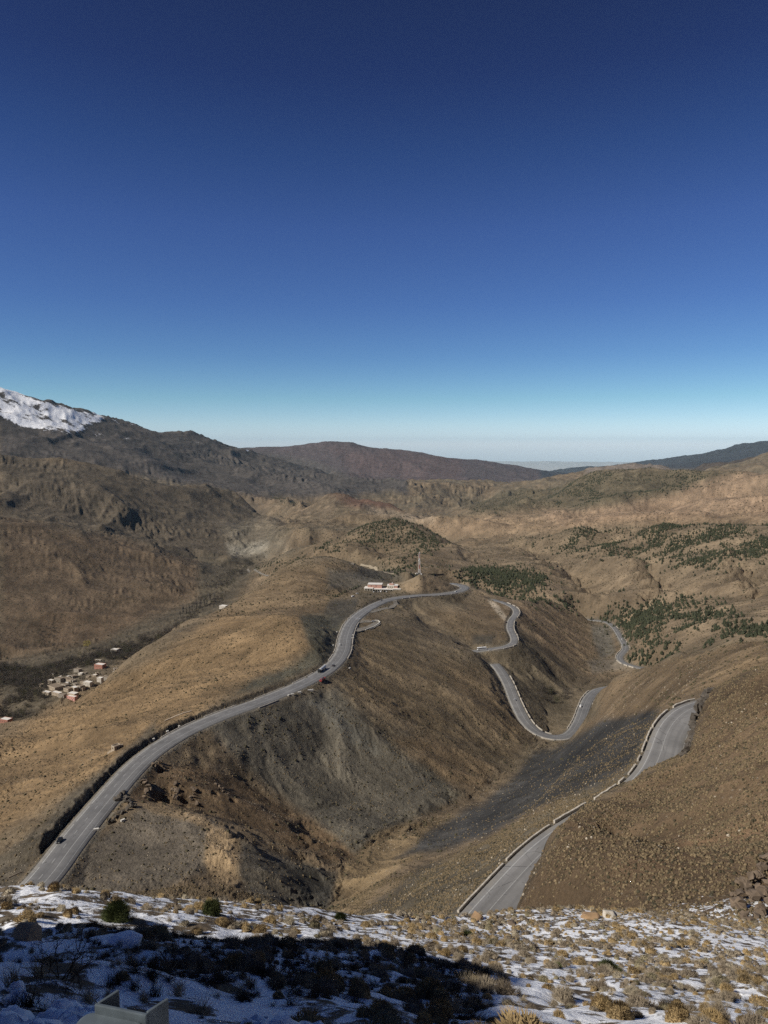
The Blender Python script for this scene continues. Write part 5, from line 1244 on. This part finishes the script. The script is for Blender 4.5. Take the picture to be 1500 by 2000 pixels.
for a in (
 (109, 1345, 20, 13, 5, .5, mud, earth, 'large flat earth-roofed compound in the middle of the village'), (116, 1331, 12, 7, 6, .2, mud2, earth, 'grey house with a flat roof at the upper left of the village'),
 (100, 1333, 9, 5, 4, .3, mud, roofw, 'low house with a pale roof at the left edge of the village'), (105, 1320, 8, 4, 3, .4, mud, roofw, 'small pale shed among trees above the village'), (130, 1330, 10, 8, 5, .3, mud, earth, 'mud house between the grey house and the courtyard ruins'),
 (152, 1312, 11, 6, 5, .3, mud2, earth, 'grey stone house by the top of the village track'), (158, 1318, 7, 4, 3, .2, whitep, roofw, 'small white shed just below the grey stone house'), (143, 1324, 9, 6, 4, .6, mud2, earth, 'ruined stone house above the round tree'),
 (137, 1332, 9, 6, 4, .2, mud, earth, 'mud house left of the round tree'), (128, 1341, 11, 6, 4, .5, mud2, earth, 'stone byre behind the large compound'), (133, 1350, 10, 7, 5, .3, mud, earth, 'mud house with a dark gateway below the stone byre'),
 (146, 1348, 10, 6, 5, .6, mud, roofw, 'pale house with a sloping yard in the lower village'), (158, 1345, 9, 7, 5, .5, mud2, earth, 'stone house with a round yard wall at the lower edge'), (172, 1339, 12, 6, 6, .15, whitep, roofw, 'bright white two-storey house at the right of the lower village'),
 (112, 1357, 15, 6, 4, .3, mud, roofw, 'long pale-roofed house at the lower left corner of the village'), (92, 1356, 12, 6, 4, .2, mud, roofw, 'low mud house farthest left among the bare trees'), (122, 1361, 9, 5, 4, .1, mud2, earth, 'small grey house below the long pale-roofed one'),
 (143, 1361, 13, 8, 6, .2, mud, roofw, 'cream house with a flat pale roof behind the pink house'), (141, 1366, 14, 5, 5, .2, pink, roofw, 'bright pink house at the bottom of the village'), (81, 1340, 7, 4, 3, .5, mud, earth, 'tiny mud hut alone among the trees left of the village'),
 (196, 1305, 15, 9, 7, .1, redp, roofw, 'red-fronted house with a white flat roof standing alone above the village'), (196, 1332, 8, 5, 7, .2, whitep, roofw, 'tall narrow white house on the ridge right of the village'), (207, 1328, 14, 6, 5, .3, mud2, earth, 'long stone farm building right of the tall white house'),
 (222, 1327, 9, 5, 4, .2, mud, roofw, 'small cream house at the ridge end of the long farm'), (229, 1317, 11, 7, 5, .2, mud, roofw, 'mud house with a pale roof right of the red-fronted house'), (240, 1318, 8, 5, 4, .4, mud, roofw, 'easternmost small house of the village on the brow'),
 (226, 1309, 8, 5, 3, .9, mud2, earth, 'ruined stone fold above the mud house on the right'), (225, 1275, 12, 8, 7, .1, whitep, roofw, 'white two-storey house standing alone up the valley'), (231, 1272, 8, 6, 5, .1, mud, earth, 'brown annexe beside the lone white house'),
 (192, 1291, 12, 3, 2.2, .2, mud, roofw, 'long low pale ruin between the village and the lone white house'),
 (437, 1190, 16, 10, 9, .2, whitep, roofw, 'white two-storey house by the poplars up the valley', True, 1300), (456, 1189, 20, 9, 6, .15, redp, roofw, 'long house with a red roof terrace beside the poplars', True, 1300),
 (12, 1412, 13, 8, 6, .1, redp, roofw, 'red-roofed house half hidden by the brow at the left edge')):
    a = list(a); a[2] *= 1.2; a[3] *= 1.2; a[4] *= 1.1; a[5] = -.25 - a[5] * .8; house(*a)
for k in range(26):
    px, py = 98 + rng.random() * 95, 0; py = 1366 - (px - 98) * .42 - rng.random() * 34 + (8 if px > 150 else 0)
    house(px, py, rng.uniform(5, 9), rng.uniform(4, 6), rng.uniform(2.4, 4), -rng.uniform(.1, .9), mud if k % 3 else mud2, roofw if k % 4 == 0 else earth, 'small mud outbuilding packed between the larger village houses', True, 900, 'outbuilding')
tree_r = hit(162, 1333, 900)
tag(place(bm_[1], 'village_tree', tree_r, 15, 1.0), 'large bare tree growing in the middle of the village', 'tree')
# old ruined walls along the ridge flank
house(227, 1464, 4.5, 3.5, 2.6, .9, mud, earth, 'small roofless pale hut on the slope left of the ridge road', True, 300, 'ruined_hut')
wall_line([(210, 1472), (222, 1466), (240, 1456)], 1.0, .6, 'dry_stone_wall', 'low pale stone wall running up behind the ruined hut', mud, 300)
wall_line([(322, 1409), (334, 1404), (345, 1399), (356, 1395), (374, 1390)], .8, .9, 'dry_stone_wall', 'line of pale stones along the brow above the dark bank', mud, 300)
# post at the near end of the bank
pq = hit(30, 1712, 200)
if pq: tag(MB().box((0, 0, .8), (5.5, .3, .5), .9).build('timber_barrier', plain('weathered_wood', (.20, .16, .12), .9)), 'dark timber barrier beside the near end of the road', 'barrier').location = pq
print('built', len(bpy.data.objects), time.time() - T0)
# ------------------------------------------------------------------ crags
rock_m = plain('brown_rock', (.135, .100, .070), .95, 0, .35, .7); rock_d = plain('dark_rock', (.085, .072, .058), .95, 0, .35, .7)
def crag(name, items, mat, label, seed, flat=.6):
    """pile of angular blocks; items: (x, y, z, size)"""
    import bmesh
    r_ = random.Random(seed); bm = bmesh.new()
    for x, y, z, s_ in items:
        vs = []; sx, sy, sz = r_.uniform(.7, 1.2), r_.uniform(.7, 1.2), r_.uniform(.6, 1.1)
        for _ in range(10):
            v = Vector((r_.gauss(0, 1), r_.gauss(0, 1), r_.gauss(0, 1))).normalized() * r_.uniform(.8, 1.0)
            vs.append(bm.verts.new((x + v.x * s_ * sx * .5, y + v.y * s_ * sy * .5, z + v.z * s_ * sz * .5)))
        res = bmesh.ops.convex_hull(bm, input=vs)
        bmesh.ops.delete(bm, geom=[g_ for g_ in res['geom_interior'] if isinstance(g_, bmesh.types.BMVert)], context='VERTS')
    me = bpy.data.meshes.new(name); bm.to_mesh(me); bm.free(); me.materials.append(mat)
    o = bpy.data.objects.new(name, me); C.objects.link(o); tag(o, label, 'rock outcrop'); return o
def crag_at(cells_, size, label, seed, mat=rock_m, jitter=.3, r0=80, lift=0, name='rock_outcrop'):
    r_ = random.Random(seed); it = []
    for px, py, k in cells_:
        q = hit(px, py, r0)
        if q is None: continue
        for _ in range(4): s_ = size * k * r_.uniform(.5, 1.1); it.append((q.x + r_.gauss(0, jitter * .6) * size * k, q.y + r_.gauss(0, jitter * .6) * size * k, q.z + lift * k * r_.random() + s_ * .1, s_))
    for a_, b_ in zip(it[:-1], it[1:]): it = it + [tuple((a_[q] + b_[q]) / 2 for q in range(4))]
    return crag(name, it, mat, label, seed)
crag_at([(1440, 1770, 1), (1455, 1740, 1.1), (1475, 1720, 1), (1490, 1700, 1), (1440, 1725, .7), (1470, 1760, 1), (1490, 1745, 1), (1450, 1795, .7), (1485, 1785, .8), (1500, 1680, 1), (1430, 1750, .6), (1510, 1730, 1.2), (1520, 1700, 1.2), (1510, 1770, 1)], 1.9, 'cracked brown rock outcrop with deep black clefts at the right edge', 5, rock_m, .35, 84, .7)
for k, (cs_l, sz, lb) in enumerate((
    ([(233, 1562, 1), (243, 1552, 1.1), (250, 1566, 1), (258, 1576, .9)], 4.2, 'dark rock buttress right beside the near road'),
    ([(226, 1596, .8), (233, 1589, .9), (220, 1604, .6)], 3.0, 'low dark rock rib on the road edge below the buttress'),
    ([(280, 1532, 1), (288, 1545, .8), (284, 1558, .8)], 4.2, 'brown rock knob between the buttress and the first black hollow'),
    ([(340, 1545, 1), (346, 1560, .9), (343, 1532, .8)], 4.2, 'brown rock rib between the two black hollows'),
    ([(372, 1560, .7), (378, 1545, .8), (384, 1572, .7)], 4.0, 'brown rock rib right of the second black hollow'),
    ([(300, 1495, .8), (312, 1490, .7), (322, 1505, .6)], 3.8, 'small crag above the hollows near the road bend'),
    ([(424, 1534, .7), (430, 1542, .7), (437, 1548, .7), (444, 1553, .6)], 3.4, 'thin crag line running down the brown slope'))):
    crag_at(cs_l, sz, lb, 20 + k, rock_d if k in (0, 1) else rock_m, .4, 250, 1.2)
crag_at([(1340, 1474, .7), (1346, 1460, .8), (1350, 1448, .9), (1353, 1436, .9), (1357, 1422, 1), (1360, 1410, 1), (1364, 1398, 1), (1369, 1384, 1), (1374, 1372, 1), (1379, 1360, 1), (1385, 1352, .9), (1392, 1346, .7)], 4.4, 'dark broken cliff edge above the right-hand bend', 41, rock_d, .3, 150, -.6)
# ------------------------------------------------------------------ foreground: cushions, tufts, stones on the snow
gold_m = leafy('golden_cushion', (.315, .225, .110), (.265, .195, .105), (.22, .19, .12)); grey_m = leafy('grey_cushion', (.270, .225, .165), (.200, .160, .115), (.32, .275, .20)); green_m = leafy('green_broom', (.075, .090, .034), (.10, .11, .045)); straw_m = leafy('straw_grass', (.36, .30, .21), (.22, .18, .13))
dark_twig = leafy('dark_twigs', (.045, .035, .026), (.075, .058, .042))
nS = 12500; th_ = rng.uniform(-32, 33, nS); rr_ = 3.5 + (92 - 3.5) * np.sqrt(rng.random(nS))
x = rr_ * np.sin(np.radians(th_)); y = rr_ * np.cos(np.radians(th_)); cl_ = fbm(x / 3.2, y / 3.2, 3, 301)
crest_r = np.interp(th_, [-30, -15, -3, 4, 10, 20, 33], [40, 44, 52, 66, 82, 86, 80])
keep = (rr_ < crest_r * 1.06) & (rng.random(nS) < np.clip(.34 + 1.4 * cl_ + np.interp(th_, [-30, -5, 10, 30], [-.12, .06, .36, .46]), .02, 1))
x, y, rr_, th_ = x[keep], y[keep], rr_[keep], th_[keep]; n = len(x); sz = .18 + .50 * rng.random(n) ** 2.4; sz *= np.interp(rr_, [4, 40, 90], [.85, 1.0, 1.15])
P = np.stack([x, y, zat(x, y)], 1); scr = sz / rr_; order = np.argsort(-scr)
print('cushions', n)
cv = {'gold': [cushion(k, 520, .6) for k in range(3)], 'grey': [cushion(10 + k, 460, .55, 1.0, .012, .24) for k in range(3)]}
kindp = rng.random(n)
cm = {'gold': [tri_mesh('cushion_shrub', v, gold_m, .2 * k) for k, v in enumerate(cv['gold'])], 'grey': [tri_mesh('cushion_shrub', v, grey_m, .2 * k) for k, v in enumerate(cv['grey'])]}
LBL = {'gold': 'golden rounded thorny cushion growing through the foreground snow', 'grey': 'grey brown rounded dry cushion growing through the foreground snow'}
for q, k in enumerate(order[:290]):
    kd = 'gold' if kindp[k] < .46 else 'grey'
    tag(place(cm[kd][q % 3], 'cushion_shrub', P[k] - (0, 0, .03), sz[k], rng.uniform(0, 6), sz[k] * rng.uniform(.8, 1.15)), LBL[kd], 'shrub', kd + ' cushion shrubs on the snowy foreground')
rest = order[290:]
for kd, mt, lo, hi in (('gold', gold_m, 0, .38), ('grey', grey_m, .38, 1.01)):
    ids = rest[(kindp[rest] >= lo) & (kindp[rest] < hi)]; nearer = ids[rr_[ids] < 34]; far_ = ids[rr_[ids] >= 34]
    tag(scatter('small_cushions', [cushion(40 + k, 230, .55, 1.0, .02, .2) for k in range(3)], P[nearer], sz[nearer], rng.uniform(0, 6, len(nearer)), mt), 'small %s cushions between the larger shrubs' % kd, 'scrub', None, 'stuff')
    tag(scatter('far_cushions', [cushion(50 + k, 80, .55, 1.0, .035, .2) for k in range(3)], P[far_], sz[far_], rng.uniform(0, 6, len(far_)), mt), '%s cushions over the far part of the snowy slope' % kd, 'scrub', None, 'stuff')
# dry grass and twiggy scrub, thick in the shaded part
def spot(n, a0, a1, r0, r1, seed, cl=1.5, th=-.1):
    t = rng.uniform(a0, a1, n); r_ = np.sqrt(rng.uniform(r0 * r0, r1 * r1, n)); xx, yy = r_ * np.sin(np.radians(t)), r_ * np.cos(np.radians(t)); kq = fbm(xx / cl, yy / cl, 3, seed) > th
    xx, yy = xx[kq], yy[kq]; return np.stack([xx, yy, zat(xx, yy)], 1)
gv = [cushion(70 + k, 120, .5, 1.0, .010, .75, False) for k in range(3)]
G_ = np.concatenate([spot(600, -31, 12, 7, 24, 401), spot(700, -31, 31, 14, 50, 402), spot(1500, 0, 31, 20, 78, 403, 2)])
tag(scatter('dry_grass', gv, G_, rng.uniform(.14, .38, len(G_)), rng.uniform(0, 6, len(G_)), straw_m, zs=np.full(len(G_), 1.2)), 'dry straw grass tufts in the snow', 'grass', None, 'stuff')
tv = [cushion(80 + k, 130, .5, 1.0, .008, .75, False) for k in range(3)]
T_ = np.concatenate([spot(2000, -24, 9, 8.5, 24, 404, 1.0, -.1), spot(160, -31, -18, 7, 15, 405, 1.2, 0)])
tag(scatter('twiggy_scrub', tv, T_, rng.uniform(.12, .36, len(T_)), rng.uniform(0, 6, len(T_)), dark_twig), 'dark leafless twiggy scrub in the shade', 'scrub', None, 'stuff')
for k, (px, py, s_, lb) in enumerate(((228, 1797, .85, 'dark green broom bush, larger of the two on the left, at the shadow edge'), (413, 1786, .85, 'upright dark green broom bush on the snow just below the crest'), (316, 1750, .95, 'flat green bush right on the crest above the road'),
                                      (664, 1796, .8, 'small green bush on the crest near the middle'), (912, 1828, .75, 'olive green cushion bush on the snow right of the middle'), (1088, 1890, .45, 'small dark green ball bush on the right of the snow'), (1190, 1898, .9, 'wide grey green flat bush on the right of the snow'))):
    q = hit(px, py, 3, 100)
    if q: tag(place(tri_mesh('broom_bush', cushion(90 + k, 2600, 1.0 if k < 2 else .6, 1.0, .007, .26), green_m, .1 * k), 'broom_bush', q - Vector((0, 0, .1)), s_, k), lb, 'bush')
def thorn(seed):
    r_ = random.Random(seed); V, Fc = [], []
    def twig(p, d, L, w_, lev):
        q = p + d * L; sd = d.orthogonal().normalized() * w_; up = d.cross(sd).normalized() * w_; o = len(V); V.extend([tuple(p + sd), tuple(p - sd * .5 + up), tuple(p - sd * .5 - up), tuple(q)]); Fc.extend([(o, o + 1, o + 3), (o + 1, o + 2, o + 3), (o + 2, o, o + 3)])
        if lev:
            for _ in range(r_.randint(3, 5)):
                t = r_.uniform(.3, .95); nd = (d + Vector((r_.gauss(0, .55), r_.gauss(0, .55), r_.gauss(0, .45)))).normalized(); twig(p + d * L * t, nd, L * r_.uniform(.4, .7), w_ * .6, lev - 1)
    for _ in range(11):
        a = r_.uniform(0, 6.28); twig(Vector((r_.gauss(0, .05), r_.gauss(0, .05), -.02)), Vector((math.cos(a) * .8, math.sin(a) * .8, r_.uniform(.5, 1.3))).normalized(), r_.uniform(.22, .38), .007, 3)
    return tri_arr(V, Fc)
bm2 = tri_mesh('thorn_bush', thorn(5), dark_twig, .5)
for px, py, s_, lb in ((115, 1915, 1.3, 'dark bare thorn bush in the shade left of the guardrail'), (330, 1890, 1.2, 'dark bare thorn bush in the shade above the guardrail post'), (560, 1930, 1.3, 'dark bare thorn bush in the middle of the shade'), (855, 1905, .9, 'dark bare thorn bush at the right end of the shade')):
    q = hit(px, py, 2.5, 100)
    if q: tag(place(bm2, 'thorn_bush', q - Vector((0, 0, .05)), s_, px), lb, 'bush')
def boulder(px, py, s_, rz, label, mat, sx=1.0, sz_=.6):
    import bmesh
    q = hit(px, py, 2.5, 120)
    if q is None: return
    r_ = random.Random(int(px)); bm = bmesh.new(); vs = []
    for _ in range(15):
        v = Vector((r_.gauss(0, 1), r_.gauss(0, 1), r_.gauss(0, 1))).normalized() * .5; vs.append(bm.verts.new((v.x * sx, v.y, v.z * sz_)))
    res = bmesh.ops.convex_hull(bm, input=vs); bmesh.ops.delete(bm, geom=[g_ for g_ in res['geom_interior'] if isinstance(g_, bmesh.types.BMVert)], context='VERTS')
    bmesh.ops.bevel(bm, geom=bm.edges[:], offset=.03, segments=1, affect='EDGES')
    me = bpy.data.meshes.new('boulder'); bm.to_mesh(me); bm.free(); me.materials.append(mat); o = bpy.data.objects.new('boulder', me); C.objects.link(o)
    o.location = q + Vector((0, 0, s_ * .1)); o.scale = (s_,) * 3; o.rotation_euler = (.1, .15, rz); return tag(o, label, 'rock')
snow_m = plain('fresh_snow', (.80, .82, .86), .8, 0, .02, 3); ora = plain('ochre_rock', (.34, .22, .12), .9, 0, .25, 3)
boulder(52, 1833, .7, -.7, 'long ochre rock catching the sun at the left edge', ora, 1.5)
boulder(242, 1848, .7, .6, 'snow-topped rock in the shade above the guardrail post', snow_m, 1.4)
boulder(1152, 1793, 1.8, 0, 'brown rock on the crest right of the road', ora, 1.1)
boulder(1192, 1790, 1.5, .4, 'pale rock on the crest beside the brown one', stone_w, 1.2)
boulder(1206, 1788, .9, .9, 'small pale rock on the crest, rightmost of the three', stone_w, 1.2)
boulder(1000, 1805, .9, .4, 'dark stone in the snow near the crest, left of the brown rocks', rock_m, 1.1)
boulder(930, 1795, 1.5, .4, 'ochre rock at the foot of the right-hand parapet', ora, 1.2)
boulder(752, 1752, 5.2, .4, 'lone pale boulder on the slope of the gully', ora, 1.0); boulder(775, 1758, 3.0, .8, 'smaller pale boulder right of the lone one', stone_w, 1.2)
C_ = spot(70, -32, -22, 3.6, 8, 406, .8, .0); C2 = spot(40, -12, -6, 3.6, 6, 407, .8, .1); C_ = np.concatenate([C_, C2])
def ball(seed):
    V, Fc = lump(seed, 12, 5); return V, Fc
tag(scatter('snow_clumps', [ball(500 + k) for k in range(3)], C_, rng.uniform(.12, .42, len(C_)), rng.uniform(0, 6, len(C_)), snow_m, zs=np.full(len(C_), 1.2)), 'rounded snow clumps capping the ground by the guardrail', 'snow', None, 'stuff')
for o in (bpy.data.objects['snow_clumps'],): o.data.shade_smooth()
# ------------------------------------------------------------------ guardrail at the viewer's feet
galv = plain('zinc_coating', (.100, .122, .138), .5, .3, .25, 22)
def pt(px, py, d):                      # point at distance d along the photo ray
    x = (px - 750) / F; y = -(py - 1000) / F; v = Vector((x, CP + y * SP, -SP + y * CP)).normalized(); return v * d
pc = pt(234, 1973.5, 1.0); pc = pc * (-1.05 / pc.z); gr = empty('guardrail', (pc.x, pc.y, -1.75), R(-13.4)); ht = .70
pr_ = [(-.060, .058), (-.060, 0), (.060, 0), (.060, .058)]   # plan of the C post: open side away from the viewer
tk_ = .008; out = [(-.060, 0), (.060, 0), (.060, .066), (.060 - tk_, .066), (.060 - tk_, tk_), (-.060 + tk_, tk_), (-.060 + tk_, .066), (-.060, .066)]
def plan(mb, pts, z0, z1):
    n = len(pts); V = [(x, y, z0) for x, y in pts] + [(x, y, z1) for x, y in pts]
    # split the C outline into three convex walls to keep caps clean
    return mb.add(V, [(k, (k + 1) % n, n + (k + 1) % n, n + k) for k in range(n)])
po = MB(); hw, fx, fy = .0545, .0195, .046
def slab(mb, a, b, t):
    a, b = Vector((*a, 0)), Vector((*b, 0)); d = (b - a).normalized(); nn = Vector((-d.y, d.x, 0)) * t; V = [(p.x, p.y, z) for z in (-.3, ht) for p in (a, b, b + nn, a + nn)]
    mb.add(V, [(3, 2, 1, 0), (4, 5, 6, 7), (0, 1, 5, 4), (1, 2, 6, 5), (2, 3, 7, 6), (3, 0, 4, 7)])
slab(po, (-hw, 0), (hw, 0), .007); slab(po, (-hw + .001, .0075), (-hw + fx, fy), -.006); slab(po, (hw - .001, .0075), (hw + fx, fy), .006)
po.build('post', galv, gr, bevel=.002)
sp_ = MB(); pts = []
for cx, cy, a0 in ((.045, -.095, -90), (.045, -.025, 0), (-.045, -.025, 90), (-.045, -.095, 180)):
    for q in range(5): a = R(a0 + q * 22.5); pts.append((cx + .022 * math.cos(a), cy + .022 * math.sin(a)))
n = len(pts); pts = [(x * .95 - .008, y + .004) for x, y in pts]; V = [(x, y, ht - .30) for x, y in pts] + [(x, y, ht - .014) for x, y in pts]
sp_.add(V, [(k, (k + 1) % n, n + (k + 1) % n, n + k) for k in range(n)] + [tuple(range(n, 2 * n)), tuple(range(n - 1, -1, -1))]); sp_.build('spacer_block', galv, gr, bevel=.004)
bmv = []; prof = [(-.002, 0), (-.030, .02), (-.078, .055), (-.080, .085), (-.034, .125), (-.030, .155), (-.034, .185), (-.080, .225), (-.078, .255), (-.030, .29), (-.002, .31)]
bb_ = MB(); V = []; m_ = len(prof)
for x in np.linspace(-2.2, 4.2, 14):
    for d, z in prof: V.append((x, -.122 + d, ht - .40 + z))
for x in np.linspace(-2.2, 4.2, 14):
    for d, z in prof: V.append((x, -.126 + d, ht - .40 + z))
Fc = []
for k in range(13):
    for q in range(m_ - 1): a = k * m_ + q; Fc.append((a, a + 1, a + m_ + 1, a + m_)); a += 14 * m_; Fc.append((a, a + m_, a + m_ + 1, a + 1))
MB().add(V, Fc).build('rail_beam', galv, gr, smooth=True); MB().tube((0, -.02, ht - .2), (0, .022, ht - .2), .016, n=6).build('bolt', galv, gr)
tag(gr, 'grey galvanised guardrail post end with rounded spacer at the bottom edge', 'guardrail')
for k in (-1, 1, 2):
    q2 = copy_tree([o for o in bpy.data.objects if o.parent == gr and o.name.startswith('post')][0], gr); q2.location.x += k * 2.0
# ------------------------------------------------------------------ air
hz = bpy.data.materials.new('clear_haze'); hz.use_nodes = True; ht_ = hz.node_tree; ht_.nodes.clear(); ho = ht_.nodes.new('ShaderNodeOutputMaterial'); hv = ht_.nodes.new('ShaderNodeVolumePrincipled')
hv.inputs['Color'].default_value = (.50, .82, 1.0, 1); hv.inputs['Density'].default_value = HAZE; hv.inputs['Anisotropy'].default_value = -.1; ht_.links.new(hv.outputs[0], ho.inputs['Volume'])
zmin = float(H.min()) - 3; zmax = float(max(H.max(), 30)) + 60
hb = MB().box((0, 0, (zmin + zmax) / 2), (160000, 160000, zmax - zmin)).build('haze', hz); hb['kind'] = 'stuff'
print('objects', len(bpy.data.objects), 'zmin/max', zmin, zmax, time.time() - T0)
